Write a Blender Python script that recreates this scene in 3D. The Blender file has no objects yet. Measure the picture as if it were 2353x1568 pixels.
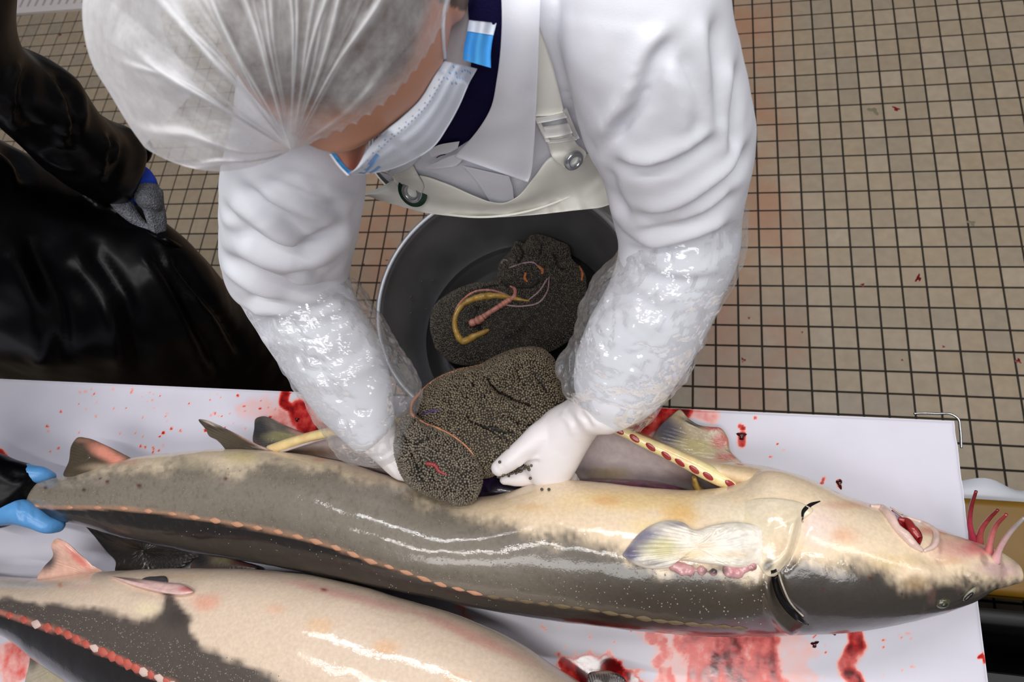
import bpy, bmesh, math, random
import numpy as np
from mathutils import Vector, Matrix
from mathutils.bvhtree import BVHTree
random.seed(7); rng = np.random.default_rng(7)
sc = bpy.context.scene; col = sc.collection
# ------------------------------------------------------------------ camera, light, exposure
F = 1587.596; CX, CY = 1176.5, 784.0
RC = np.array([[0.97752304, 0.097013, -0.18718222], [0.02476436, -0.93452987, -0.35502205], [-0.20936913, 0.34240679, -0.91592694]])
CAM = np.array([-0.209199, -1.88918954, 1.83507936])
cd = bpy.data.cameras.new('camera'); cam = bpy.data.objects.new('camera', cd); col.objects.link(cam); sc.camera = cam
cd.sensor_width = 36; cd.lens = 36 * F / 2353; cd.clip_start = 0.02; cd.clip_end = 50
cam.matrix_world = Matrix([[RC[0][i], -RC[1][i], -RC[2][i], CAM[i]] for i in range(3)] + [[0, 0, 0, 1]])
cd.dof.use_dof = True; cd.dof.focus_distance = 0.82; cd.dof.aperture_fstop = 9.0
w = bpy.data.worlds.new('room_light'); sc.world = w; w.use_nodes = True
w.node_tree.nodes['Background'].inputs[0].default_value = (0.86, 0.9, 1.0, 1); w.node_tree.nodes['Background'].inputs[1].default_value = 0.14
def area(name, loc, target, sx, sy, power, colr=(1, 1, 1)):
    l = bpy.data.lights.new(name, 'AREA'); l.shape = 'RECTANGLE'; l.size = sx; l.size_y = sy; l.energy = power; l.color = colr
    o = bpy.data.objects.new(name, l); col.objects.link(o); o.location = loc
    o.rotation_euler = (Vector(target) - Vector(loc)).to_track_quat('-Z', 'Y').to_euler(); return o
area('ceiling_tube_or_fill', (-0.55, -2.2, 4.2), (-0.5, -1.8, 0.9), 3.0, 0.06, 46, (1.0, 0.98, 0.95))
area('ceiling_tube_or_fill', (-0.4, -3.5, 4.1), (-0.45, -1.5, 1.1), 3.0, 0.9, 62, (1.0, 0.98, 0.97))  # added wide fill panel, brightens the chest and bib from the front
area('ceiling_tube_or_fill', (-0.5, -0.3, 4.2), (-0.5, -1.2, 0.5), 3.2, 0.08, 64, (0.95, 0.97, 1.0))
area('ceiling_tube_or_fill', (1.9, -1.2, 4.2), (0.4, -1.2, 0.3), 0.4, 2.2, 24, (1.0, 0.97, 0.92))
sc.view_settings.view_transform = 'Standard'; sc.view_settings.look = 'None'; sc.view_settings.gamma = 1.0
sc.view_settings.use_curve_mapping = False; sc.view_settings.exposure = -0.15
# ------------------------------------------------------------------ projection helpers
def rays(u, v):
    u = np.asarray(u, float); v = np.asarray(v, float)
    q = np.stack([(u - CX) / F, (v - CY) / F, np.ones_like(u)], -1)
    return q @ RC                                   # world direction with unit depth
def at(u, v, z):
    r = rays(u, v); return CAM + r * (((np.asarray(z, float) - CAM[2]) / r[..., 2])[..., None])
def atd(u, v, d): return CAM + rays(u, v) * np.asarray(d, float)[..., None]
def depth(P): return (np.asarray(P) - CAM) @ RC[2]
def px(P):
    q = (np.asarray(P) - CAM) @ RC.T; return q[..., :2] / q[..., 2:3] * F + [CX, CY]
# ------------------------------------------------------------------ numeric helpers
def spl(P, n, t=None):
    """Hermite spline through the rows of P, n samples evenly along it."""
    P = np.asarray(P, float)
    if t is None:
        s = np.r_[0, np.cumsum(np.maximum(1e-9, np.linalg.norm(np.diff(P[:, :2], axis=0), axis=1)))]
    else: s = np.asarray(t, float)
    m = np.zeros_like(P); d = np.diff(P, axis=0) / np.diff(s)[:, None]
    if len(P) > 2:
        h = np.diff(s)[:, None]; m[1:-1] = (d[:-1] * h[1:] + d[1:] * h[:-1]) / (h[1:] + h[:-1])
    m[0] = d[0]; m[-1] = d[-1]
    x = np.linspace(0, s[-1], n) if np.isscalar(n) else np.asarray(n) * s[-1]
    i = np.clip(np.searchsorted(s, x, side='right') - 1, 0, len(P) - 2)
    h = (s[i + 1] - s[i])[:, None]; k = ((x - s[i]) / (s[i + 1] - s[i]))[:, None]
    return (2*k**3 - 3*k**2 + 1) * P[i] + (k**3 - 2*k**2 + k) * h * m[i] + (-2*k**3 + 3*k**2) * P[i + 1] + (k**3 - k**2) * h * m[i + 1]
def _hash(i, j, k):
    n = (i * 374761393 + j * 668265263 + k * 1274126177) & 0x7fffffff
    n = ((n ^ (n >> 13)) * 1274126177) & 0x7fffffff
    return ((n ^ (n >> 16)) & 0xffff) / 65535.0
def vnoise(P):
    P = np.asarray(P, float); f = np.floor(P).astype(np.int64); t = P - f; t = t * t * (3 - 2 * t); r = 0
    for a in (0, 1):
        for b in (0, 1):
            for c in (0, 1):
                wgt = (t[:, 0] if a else 1 - t[:, 0]) * (t[:, 1] if b else 1 - t[:, 1]) * (t[:, 2] if c else 1 - t[:, 2])
                r = r + wgt * _hash(f[:, 0] + a, f[:, 1] + b, f[:, 2] + c)
    return r
def fbm(P, s=1.0, o=4):
    P = np.asarray(P, float) * s
    if P.shape[1] == 2: P = np.c_[P, np.zeros(len(P))]
    r = 0; a = 1; tot = 0
    for i in range(o): r = r + a * vnoise(P + 17.3 * i); tot += a; a *= .5; P = P * 2.03
    return r / tot * 2 - 1
def sstep(a, b, x): t = np.clip((x - a) / (b - a), 0, 1); return t * t * (3 - 2 * t)
def pdist(Q, line):
    """distance (and signed side) of 2-D points Q from a polyline"""
    line = np.asarray(line, float); best = np.full(len(Q), 1e9); sg = np.zeros(len(Q)); tt = np.zeros(len(Q))
    L = np.r_[0, np.cumsum(np.linalg.norm(np.diff(line, axis=0), axis=1))]
    for k in range(len(line) - 1):
        a, b = line[k], line[k + 1]; ab = b - a; l2 = max(1e-9, ab @ ab)
        t = np.clip(((Q - a) @ ab) / l2, 0, 1); d = Q - (a + t[:, None] * ab); r = np.hypot(d[:, 0], d[:, 1])
        c = ab[0] * d[:, 1] - ab[1] * d[:, 0]; u = r < best
        best = np.where(u, r, best); sg = np.where(u, np.sign(c), sg); tt = np.where(u, (L[k] + t * math.sqrt(l2)) / L[-1], tt)
    return best, sg, tt
def inside(Q, poly):
    poly = np.asarray(poly, float); r = np.zeros(len(Q), bool); j = len(poly) - 1
    for i in range(len(poly)):
        a, b = poly[i], poly[j]
        c = ((a[1] > Q[:, 1]) != (b[1] > Q[:, 1])) & (Q[:, 0] < (b[0] - a[0]) * (Q[:, 1] - a[1]) / (b[1] - a[1] + 1e-12) + a[0])
        r ^= c; j = i
    return r
def polymask(Q, poly, soft=6, warp=0, ws=.03):
    if warp: Q = Q + warp * np.c_[fbm(Q + 3.1, ws), fbm(Q + 77.7, ws)]
    P = np.vstack([poly, poly[:1]]); d, _, _ = pdist(Q, P); d = np.where(inside(Q, poly), d, -d)
    return sstep(-soft, soft, d)
def lin(*c):
    c = np.array(c, float) / 255; return np.where(c <= .04045, c / 12.92, ((c + .055) / 1.055) ** 2.4)
def L4(*c): return tuple(lin(*c)) + (1,)
# ------------------------------------------------------------------ object helpers
WM = {}
def mesh(name, V, Fc, smooth=True):
    me = bpy.data.meshes.new(name); me.from_pydata(np.asarray(V, float).tolist(), [], Fc if isinstance(Fc, list) else np.asarray(Fc).tolist()); me.update()
    if smooth: me.polygons.foreach_set('use_smooth', [True] * len(me.polygons))
    return me
def tag(o, label=None, cat=None, group=None, kind=None):
    for k, v in (('label', label), ('category', cat), ('group', group), ('kind', kind)):
        if v: o[k] = v
    return o
def thing(name, label, cat, loc, group=None):
    o = bpy.data.objects.new(name, None); o.empty_display_size = .05; col.objects.link(o); o.location = loc
    WM[o] = Matrix.Translation(loc); return tag(o, label, cat, group)
def obj(name, me, mat, parent=None, label=None, basis=None, kind=None):
    o = bpy.data.objects.new(name, me); col.objects.link(o)
    if mat is not None and not me.materials: me.materials.append(mat)
    if parent is not None:
        o.parent = parent; o.matrix_parent_inverse = WM.get(parent, Matrix()).inverted()
    if basis is not None: o.matrix_basis = basis
    WM[o] = basis.copy() if basis is not None else Matrix()
    return tag(o, label, None, None, kind)
def grid_faces(n, m, wrap=False):
    i = np.arange(n - 1)[:, None]; j = np.arange(m if wrap else m - 1)[None]
    a = i * m + j; b = i * m + (j + 1) % m
    return np.stack([a, b, b + m, a + m], -1).reshape(-1, 4)
def setcol(me, C, name='col'):
    C = np.asarray(C, float)
    if C.shape[1] == 3: C = np.c_[C, np.ones(len(C))]
    a = me.color_attributes.new(name, 'FLOAT_COLOR', 'POINT'); a.data.foreach_set('color', C.ravel().astype(np.float32)); return me
def verts(me):
    a = np.zeros(len(me.vertices) * 3); me.vertices.foreach_get('co', a); return a.reshape(-1, 3)
def normals(me):
    a = np.zeros(len(me.vertices) * 3); me.vertices.foreach_get('normal', a); return a.reshape(-1, 3)
def setverts(me, V): me.vertices.foreach_set('co', np.asarray(V, float).ravel()); me.update()
def bvh(*mes):
    V = []; Fc = []
    for me in mes:
        o = len(V); V += [v.co.copy() for v in me.vertices]; Fc += [[o + i for i in p.vertices] for p in me.polygons]
    return BVHTree.FromPolygons(V, Fc)
def hit(b, u, v):
    d = Vector(rays(u, v)); h = b.ray_cast(Vector(CAM), d.normalized())
    return (np.array(h[0]), np.array(h[1])) if h[0] is not None else (None, None)
def hitf(b, u, v, d0=.85):
    h, n = hit(b, u, v)
    if h is None:
        q = b.find_nearest(Vector(atd(u, v, d0))); h = atd(u, v, depth(np.array(q[0]))); n = np.array(q[1])
    return h, n
def sil_loft(st, n=40, m=32, cap=True, cols=None, pw=1.0, capk=.5):
    """A tube whose seen outline runs through the left/right (A/B) image points of its stations.
    station = uA, vA, uB, vB, z, half thickness towards the viewer"""
    st = np.asarray(st, float); key = np.c_[(st[:, 0] + st[:, 2]) / 2, (st[:, 1] + st[:, 3]) / 2, st]
    S = spl(key, n)[:, 2:]
    mid = at((S[:, 0] + S[:, 2]) / 2, (S[:, 1] + S[:, 3]) / 2, S[:, 4]); d = depth(mid)
    A = atd(S[:, 0], S[:, 1], d); B = atd(S[:, 2], S[:, 3], d); C = (A + B) / 2; a = (B - A) / 2
    T = np.gradient(C, axis=0); T /= np.linalg.norm(T, axis=1)[:, None] + 1e-12
    e = CAM - C
    an = a / np.linalg.norm(a, axis=1)[:, None]
    e -= (e * an).sum(1)[:, None] * an; e -= (e * T).sum(1)[:, None] * T
    e -= (e * an).sum(1)[:, None] * an
    e /= np.linalg.norm(e, axis=1)[:, None]; e *= S[:, 5:6]
    th = np.arange(m) / m * 2 * np.pi
    cs, sn = np.cos(th), np.sin(th)
    if pw != 1: cs = np.sign(cs) * abs(cs) ** pw; sn = np.sign(sn) * abs(sn) ** pw
    R = C[:, None] - a[:, None] * cs[None, :, None] + e[:, None] * sn[None, :, None]
    rings = [r for r in R]; par = [(i / (n - 1), j / m) for i in range(n) for j in range(m)]
    if cap:
        def capr(k, sgn):
            out = []; r = np.linalg.norm(a[k]) * capk
            for q in (.35, .65, .87, .98): out.append(C[k] + (R[k] - C[k]) * math.sqrt(1 - q * q) + sgn * T[k] * r * q)
            return out
        rings = capr(0, -1)[::-1] + rings + capr(-1, 1)
    V = np.concatenate(rings); N = len(rings); Fc = grid_faces(N, m, True).tolist()
    if cap: Fc += [list(range(m))[::-1], list(range((N - 1) * m, N * m))]
    return V, Fc
def union(parts, voxel, smooth=4, name='tmp', fac=.5):
    V = []; Fc = []; o = 0
    for v, f in parts:
        V.append(np.asarray(v)); Fc += [[i + o for i in q] for q in (f if isinstance(f, list) else f.tolist())]; o += len(v)
    me = mesh(name, np.concatenate(V), Fc); ob = bpy.data.objects.new(name, me); col.objects.link(ob)
    md = ob.modifiers.new('r', 'REMESH'); md.mode = 'VOXEL'; md.voxel_size = voxel
    if smooth: s = ob.modifiers.new('s', 'SMOOTH'); s.factor = fac; s.iterations = smooth
    dg = bpy.context.evaluated_depsgraph_get(); out = bpy.data.meshes.new_from_object(ob.evaluated_get(dg))
    bpy.data.objects.remove(ob); bpy.data.meshes.remove(me)
    out.polygons.foreach_set('use_smooth', [True] * len(out.polygons)); out.name = name; return out
def folds(me, lst, low=(0, 0), kw=1., kd=1., sm=2):
    """press fold lines (given along the cloth as seen) into a garment: (polyline, width px, depth m)"""
    V = verts(me); N = normals(me); Q = px(V); front = sstep(.0, .35, ((CAM - V) * N).sum(1) / np.linalg.norm(CAM - V, axis=1)); D = np.zeros(len(V))
    for line, wd, dp in lst:
        wd = wd * kw; dp = dp * kd; line = spl(np.asarray(line, float), 24); d, s, t = pdist(Q, line); sd = d * s; en = sstep(0, .12, t) * sstep(1, .82, t) + .15
        D += en * dp * (-np.exp(-(sd / wd) ** 2) + .75 * np.exp(-((sd - 1.9 * wd) / (1.2 * wd)) ** 2))
    D *= front
    E = np.zeros(len(me.edges) * 2, np.int32); me.edges.foreach_get('vertices', E); E = E.reshape(-1, 2); cnt = np.bincount(E.ravel(), minlength=len(V)) + 1e-9
    for _ in range(sm): D = .4 * D + .6 * (np.bincount(E[:, 0], D[E[:, 1]], len(V)) + np.bincount(E[:, 1], D[E[:, 0]], len(V))) / cnt
    if low[1]: D += low[1] * fbm(V, low[0], 3)
    setverts(me, V + N * D[:, None])
def ray_drape(b, U, Vv, off, fallback=None):
    out = np.zeros((len(U), 3)); ok = np.zeros(len(U), bool); dep = np.zeros(len(U))
    for i in range(len(U)):
        h, nn = hit(b, U[i], Vv[i])
        if h is not None: ok[i] = True; dep[i] = depth(h)
    if not ok.any(): return np.array([depth(np.array(b.find_nearest(Vector(atd(x, y, .5)))[0])) for x, y in zip(U, Vv)])
    if not ok.all():
        idx = np.where(ok)[0]
        for i in np.where(~ok)[0]:
            k = idx[np.argmin((U[idx] - U[i]) ** 2 + (Vv[idx] - Vv[i]) ** 2)]; dep[i] = dep[k]
    return dep
def strip(b, eA, eB, nu, nv, off, thick=.002, smooth_d=0, lift=None, straight=False):
    """cloth strip laid on a body: edges eA and eB are image curves; off = gap to the body in metres"""
    A = spl(eA, nu) if not straight else spl(eA, nu); B = spl(eB, nu); t = np.linspace(0, 1, nv)
    G = A[:, None] * (1 - t)[None, :, None] + B[:, None] * t[None, :, None]; G = G.reshape(-1, 2)
    d = ray_drape(b, G[:, 0], G[:, 1], off).reshape(nu, nv)
    for _ in range(smooth_d):
        p = np.pad(d, 1, mode='edge'); d = np.minimum(d, (p[:-2, 1:-1] + p[2:, 1:-1] + p[1:-1, :-2] + p[1:-1, 2:]) / 4)
    for _ in range(3):
        p = np.pad(d, 1, mode='edge'); d = (p[:-2, 1:-1] + p[2:, 1:-1] + p[1:-1, :-2] + p[1:-1, 2:] + 2 * d) / 6
    uu, vv = np.meshgrid(np.linspace(0, 1, nu), t, indexing='ij')
    o = off if lift is None else off + lift(uu, vv)
    d = (d - o).ravel(); P = atd(G[:, 0], G[:, 1], d); P2 = atd(G[:, 0], G[:, 1], d + thick)
    return shell(P, P2, nu, nv)
def shell(P, P2, nu, nv):
    f = grid_faces(nu, nv); n = nu * nv; Fc = f[:, ::-1].tolist() + (f + n).tolist()
    bd = [i * nv for i in range(nu)] + [(nu - 1) * nv + j for j in range(1, nv)] + [i * nv + nv - 1 for i in range(nu - 2, -1, -1)] + [j for j in range(nv - 2, 0, -1)]
    for k in range(len(bd)):
        a, c = bd[k], bd[(k + 1) % len(bd)]; Fc.append([a, c, c + n, a + n])
    return np.concatenate([P, P2]), Fc
def pillow(center, outline, z, hf, hb, nr=24, na=96, ex=.5, fn=None):
    """closed puffy body: image outline at height z, hf thick towards the viewer, hb away from him"""
    o = np.asarray(outline, float); ar = (o[:, 0] * np.roll(o[:, 1], -1) - np.roll(o[:, 0], -1) * o[:, 1]).sum()
    if ar > 0: o = o[::-1]
    o = np.vstack([o, o[:1]]); o = spl(o, na + 1)[:-1]; c = np.asarray(center, float)
    r = np.sin(np.linspace(0, 1, nr) * np.pi / 2)
    U = c[None, None] + r[:, None, None] * (o[None] - c[None, None]); zz = None if callable(z) else z
    rr = np.repeat(r[:, None], na, 1); d = depth(at(U[..., 0], U[..., 1], np.full(U.shape[:2], z) if zz is not None else z(U)))
    prof = (1 - rr ** 2) ** ex; Fd = d - hf * prof; Bd = d + hb * prof
    if fn is not None: Fd = fn(U, Fd, rr)
    Pf = atd(U[..., 0], U[..., 1], Fd).reshape(-1, 3); Pb = atd(U[:-1, :, 0], U[:-1, :, 1], Bd[:-1])[::-1].reshape(-1, 3)
    V = np.concatenate([Pf, Pb]); f = grid_faces(2 * nr - 1, na, True); Fc = f[:, ::-1].tolist()
    Fc += [list(range(na)), list(range(len(V) - na, len(V)))[::-1]]
    return V, Fc
def tube(P, r, m=8, cap=True):
    P = np.asarray(P, float); n = len(P); r = np.broadcast_to(np.asarray(r, float), (n,))
    T = np.gradient(P, axis=0); T /= np.linalg.norm(T, axis=1)[:, None] + 1e-12
    up = np.array([0, 0, 1.]) if abs(T[0, 2]) < .9 else np.array([0, 1., 0]); R = []
    for i in range(n):
        s = np.cross(T[i], up); s /= np.linalg.norm(s) + 1e-12; up = np.cross(s, T[i])
        th = np.arange(m) / m * 2 * np.pi; R.append(P[i] + r[i] * (np.cos(th)[:, None] * s + np.sin(th)[:, None] * up))
    V = np.concatenate(R); Fc = grid_faces(n, m, True).tolist()
    if cap: Fc += [list(range(m))[::-1], list(range((n - 1) * m, n * m))]
    return V, Fc
def box(x0, x1, y0, y1, z0, z1, bev=0):
    bm = bmesh.new(); bmesh.ops.create_cube(bm, size=1)
    for v in bm.verts: v.co = ((x0 + x1) / 2 + v.co.x * (x1 - x0), (y0 + y1) / 2 + v.co.y * (y1 - y0), (z0 + z1) / 2 + v.co.z * (z1 - z0))
    if bev: bmesh.ops.bevel(bm, geom=bm.edges[:], offset=bev, segments=2, profile=.7, affect='EDGES')
    bmesh.ops.recalc_face_normals(bm, faces=bm.faces[:])
    V = [v.co[:] for v in bm.verts]; Fc = [[v.index for v in f.verts] for f in bm.faces]; bm.free(); return np.array(V), Fc
def lathe(prof, n=64, c=(0, 0, 0)):
    th = np.arange(n) / n * 2 * np.pi; V = np.concatenate([np.c_[c[0] + r * np.cos(th), c[1] + r * np.sin(th), np.full(n, c[2] + z)] for r, z in prof])
    return V, grid_faces(len(prof), n, True).tolist()
def join(*parts):
    V = []; Fc = []; o = 0
    for v, f in parts: V.append(np.asarray(v)); Fc += [[i + o for i in q] for q in f]; o += len(v)
    return np.concatenate(V), Fc
def ico(sub=1):
    bm = bmesh.new(); bmesh.ops.create_icosphere(bm, subdivisions=sub, radius=1); V = np.array([v.co[:] for v in bm.verts]); Fc = np.array([[v.index for v in f.verts] for f in bm.faces]); bm.free(); return V, Fc
def blobs(P, r, sub=1, sq=None):
    V0, F0 = ico(sub); P = np.asarray(P); n = len(P); r = np.broadcast_to(np.asarray(r, float), (n,))
    V = (V0[None] * r[:, None, None] + P[:, None]).reshape(-1, 3); Fc = (F0[None] + (np.arange(n) * len(V0))[:, None, None]).reshape(-1, 3); return V, Fc, len(V0)
def bigmesh(name, V, Fc):
    me = bpy.data.meshes.new(name); k = Fc.shape[1]; me.vertices.add(len(V)); me.vertices.foreach_set('co', V.ravel().astype(np.float32))
    me.loops.add(Fc.size); me.loops.foreach_set('vertex_index', Fc.ravel().astype(np.int32)); me.polygons.add(len(Fc))
    me.polygons.foreach_set('loop_start', (np.arange(len(Fc)) * k).astype(np.int32)); me.polygons.foreach_set('use_smooth', [True] * len(Fc)); me.update(calc_edges=True); me.validate(); return me
def scatter(me, spacing, keep=None, tries=6):
    """blue-noise points on a mesh"""
    V = verts(me); T = []
    for p in me.polygons:
        v = p.vertices
        for k in range(1, len(v) - 1): T.append((v[0], v[k], v[k + 1]))
    T = np.array(T); a, b, c = V[T[:, 0]], V[T[:, 1]], V[T[:, 2]]; cr = np.cross(b - a, c - a); ar = np.linalg.norm(cr, axis=1) / 2
    n = int(ar.sum() / spacing ** 2 * tries); i = rng.choice(len(T), n, p=ar / ar.sum()); u, v = rng.random((2, n)); s = u + v > 1; u[s] = 1 - u[s]; v[s] = 1 - v[s]
    P = a[i] + u[:, None] * (b - a)[i] + v[:, None] * (c - a)[i]; N = cr[i] / (2 * ar[i][:, None] + 1e-15)
    if keep is not None: k = keep(P, N); P, N = P[k], N[k]
    cells = {}; out = []; g = spacing; key = np.floor(P / g).astype(int).tolist(); s2 = (spacing * .93) ** 2; PL = P.tolist()
    for q in range(len(PL)):
        x, y, z = PL[q]; kx, ky, kz = key[q]; ok = True
        for dx in (-1, 0, 1):
            for dy in (-1, 0, 1):
                for dz in (-1, 0, 1):
                    for (X, Y, Z) in cells.get((kx + dx, ky + dy, kz + dz), ()):
                        if (X - x) ** 2 + (Y - y) ** 2 + (Z - z) ** 2 < s2: ok = False; break
                    if not ok: break
                if not ok: break
            if not ok: break
        if ok: cells.setdefault((kx, ky, kz), []).append((x, y, z)); out.append(q)
    return P[out], N[out]
# ------------------------------------------------------------------ materials
def mat(name, base, rough=.5, metal=0., spec=.5, coat=0., bump=None, var=None, attr=None, sss=0., alpha=None, rvar=None, coatr=.08):
    m = bpy.data.materials.new(name); m.use_nodes = True; nt = m.node_tree; b = nt.nodes['Principled BSDF']; N = nt.nodes.new; lk = nt.links.new
    tc = N('ShaderNodeTexCoord'); co = tc.outputs['Object']
    b.inputs['Roughness'].default_value = rough; b.inputs['Metallic'].default_value = metal; b.inputs['Specular IOR Level'].default_value = spec
    b.inputs['Coat Weight'].default_value = coat; b.inputs['Coat Roughness'].default_value = coatr
    if sss: b.inputs['Subsurface Weight'].default_value = sss; b.inputs['Subsurface Radius'].default_value = (.02, .008, .004); b.inputs['Subsurface Scale'].default_value = .3
    src = None
    if attr: a = N('ShaderNodeVertexColor'); a.layer_name = attr; src = a.outputs['Color']
    if var:
        s, amt = var[:2]; tx = N('ShaderNodeTexNoise'); tx.inputs['Scale'].default_value = s; tx.inputs['Detail'].default_value = 5; lk(co, tx.inputs['Vector'])
        mx = N('ShaderNodeMix'); mx.data_type = 'RGBA'; mx.blend_type = 'MULTIPLY'; mx.inputs['Factor'].default_value = 1
        rp = N('ShaderNodeMapRange'); rp.inputs[1].default_value = .3; rp.inputs[2].default_value = .7; rp.inputs[3].default_value = 1 - amt; rp.inputs[4].default_value = 1 + amt * .6
        lk(tx.outputs['Fac'], rp.inputs[0]); lk(rp.outputs[0], mx.inputs[7])
        if src: lk(src, mx.inputs[6])
        else: mx.inputs[6].default_value = base
        src = mx.outputs[2]
    if src: lk(src, b.inputs['Base Color'])
    else: b.inputs['Base Color'].default_value = base
    if rvar:
        tx = N('ShaderNodeTexNoise'); tx.inputs['Scale'].default_value = rvar[0]; tx.inputs['Detail'].default_value = 4; lk(co, tx.inputs['Vector'])
        rp = N('ShaderNodeMapRange'); rp.inputs[1].default_value = .35; rp.inputs[2].default_value = .65; rp.inputs[3].default_value = rough; rp.inputs[4].default_value = rvar[1]; lk(tx.outputs['Fac'], rp.inputs[0]); lk(rp.outputs[0], b.inputs['Roughness'])
    prev = None
    for bp in (bump or []):
        s, st, kind = (bp + ('noise',))[:3]
        if kind == 'voronoi': tx = N('ShaderNodeTexVoronoi'); out = tx.outputs['Distance']
        elif kind == 'wave': tx = N('ShaderNodeTexWave'); out = tx.outputs['Fac']; tx.inputs['Distortion'].default_value = 1.5
        else: tx = N('ShaderNodeTexNoise'); out = tx.outputs['Fac']; tx.inputs['Detail'].default_value = 5
        tx.inputs['Scale'].default_value = s; lk(co, tx.inputs['Vector'])
        bn = N('ShaderNodeBump'); bn.inputs['Strength'].default_value = st; bn.inputs['Distance'].default_value = .002; lk(out, bn.inputs['Height'])
        if prev: lk(prev, bn.inputs['Normal'])
        prev = bn.outputs['Normal']
    if prev: lk(prev, b.inputs['Normal']); 
    if prev and coat: lk(prev, b.inputs['Coat Normal'])
    if alpha is not None: b.inputs['Alpha'].default_value = alpha
    return m
def film(name, tint, body, rough=.12, milky=.12, bump=None, noise=None, gloss=.5, backlit=0., attr=None):
    """thin see-through sheet: mostly transparent, some white scatter, fresnel gloss"""
    m = bpy.data.materials.new(name); m.use_nodes = True; nt = m.node_tree; N = nt.nodes.new; lk = nt.links.new; nt.nodes.remove(nt.nodes['Principled BSDF']); out = nt.nodes['Material Output']
    tc = N('ShaderNodeTexCoord'); tr = N('ShaderNodeBsdfTransparent'); tr.inputs[0].default_value = tint
    df = N('ShaderNodeBsdfDiffuse'); df.inputs[0].default_value = body; sca = df.outputs[0]
    if backlit:
        tl = N('ShaderNodeBsdfTranslucent'); tl.inputs[0].default_value = body; ms = N('ShaderNodeMixShader'); ms.inputs[0].default_value = backlit; lk(sca, ms.inputs[1]); lk(tl.outputs[0], ms.inputs[2]); sca = ms.outputs[0]
    m1 = N('ShaderNodeMixShader'); m1.inputs[0].default_value = milky; lk(tr.outputs[0], m1.inputs[1]); lk(sca, m1.inputs[2])
    if noise:
        s, lo, hi = noise; tx = N('ShaderNodeTexNoise'); tx.inputs['Scale'].default_value = s; tx.inputs['Detail'].default_value = 6; tx.inputs['Roughness'].default_value = .65; lk(tc.outputs['Object'], tx.inputs['Vector'])
        rp = N('ShaderNodeMapRange'); rp.inputs[1].default_value = .3; rp.inputs[2].default_value = .7; rp.inputs[3].default_value = lo; rp.inputs[4].default_value = hi; lk(tx.outputs['Fac'], rp.inputs[0]); fo = rp.outputs[0]
        if attr:
            va = N('ShaderNodeVertexColor'); va.layer_name = attr; ad = N('ShaderNodeMath'); ad.operation = 'ADD'; ad.use_clamp = True; lk(fo, ad.inputs[0]); lk(va.outputs['Color'], ad.inputs[1]); fo = ad.outputs[0]
        lk(fo, m1.inputs[0])
    gl = N('ShaderNodeBsdfGlossy'); gl.inputs['Roughness'].default_value = rough; gl.inputs[0].default_value = (1, 1, 1, 1)
    fr = N('ShaderNodeFresnel'); fr.inputs[0].default_value = 1.48; mu = N('ShaderNodeMath'); mu.operation = 'MULTIPLY'; mu.inputs[1].default_value = gloss; mn = N('ShaderNodeMath'); mn.operation = 'MINIMUM'; mn.inputs[1].default_value = .26; lk(fr.outputs[0], mu.inputs[0]); lk(mu.outputs[0], mn.inputs[0]); mu = mn
    m2 = N('ShaderNodeMixShader'); lk(mu.outputs[0], m2.inputs[0]); lk(m1.outputs[0], m2.inputs[1]); lk(gl.outputs[0], m2.inputs[2]); lk(m2.outputs[0], out.inputs[0])
    prev = None
    for s, st, kind in (bump or []):
        tx = N('ShaderNodeTexVoronoi' if kind == 'voronoi' else 'ShaderNodeTexNoise'); o_ = tx.outputs['Distance' if kind == 'voronoi' else 'Fac']; tx.inputs['Scale'].default_value = s; lk(tc.outputs['Object'], tx.inputs['Vector'])
        bn = N('ShaderNodeBump'); bn.inputs['Strength'].default_value = st; bn.inputs['Distance'].default_value = .004; lk(o_, bn.inputs['Height'])
        if prev: lk(prev, bn.inputs['Normal'])
        prev = bn.outputs['Normal']
    if prev: lk(prev, gl.inputs['Normal'])
    return m
M = {}
M['cloth'] = mat('white_cotton', L4(232, 233, 241), .9, spec=.1, bump=[(900, .12), (60, .12), (22, .2)])
M['cream_vinyl'] = mat('cream_vinyl', L4(250, 248, 239), .32, spec=.45, bump=[(30, .25)], var=(9, .06))
M['white_plastic'] = mat('white_plastic', L4(236, 236, 232), .3)
M['navy'] = mat('navy_fleece', L4(22, 18, 58), .95, spec=.1, bump=[(700, .6)])
M['steel'] = mat('brushed_steel', L4(190, 192, 195), .28, 1.0, bump=[(200, .05)])
M['dark_steel'] = mat('dull_steel', L4(186, 187, 192), .6, 1.0, bump=[(12, .05)], var=(7, .12), rvar=(9, .5))
M['green'] = mat('green_enamel', L4(20, 62, 48), .4)
M['black_vinyl'] = mat('black_vinyl', L4(3, 3, 5), .34, spec=.16, bump=[(45, .1)])
M['glove'] = mat('white_latex', L4(233, 227, 228), .42, spec=.4, sss=.15, bump=[(260, .05), (70, .06)])
M['blue_glove'] = mat('blue_nitrile', L4(88, 150, 208), .34, bump=[(60, .25)], var=(30, .1))
M['blue_cuff'] = mat('blue_cuff', L4(28, 72, 205), .7)
M['knit'] = mat('grey_knit', L4(120, 122, 130), .8, spec=.25, bump=[(420, 1.0, 'voronoi')], var=(330, .55))
M['skin'] = mat('skin', L4(205, 140, 112), .5, sss=.25, bump=[(300, .1)], attr='col')
M['hair'] = mat('dark_hair', L4(62, 50, 44), .6)
M['hairnet'] = film('hairnet_fleece', (1, 1, 1, 1), L4(240, 240, 242), .6, .6, noise=(38, .22, .68), gloss=.05, backlit=.4, attr='op')
M['hairnet_pleat'] = film('hairnet_pleat', (1, 1, 1, 1), L4(242, 242, 244), .6, .8, noise=(60, .7, .95), gloss=.05, backlit=.4)
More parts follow.
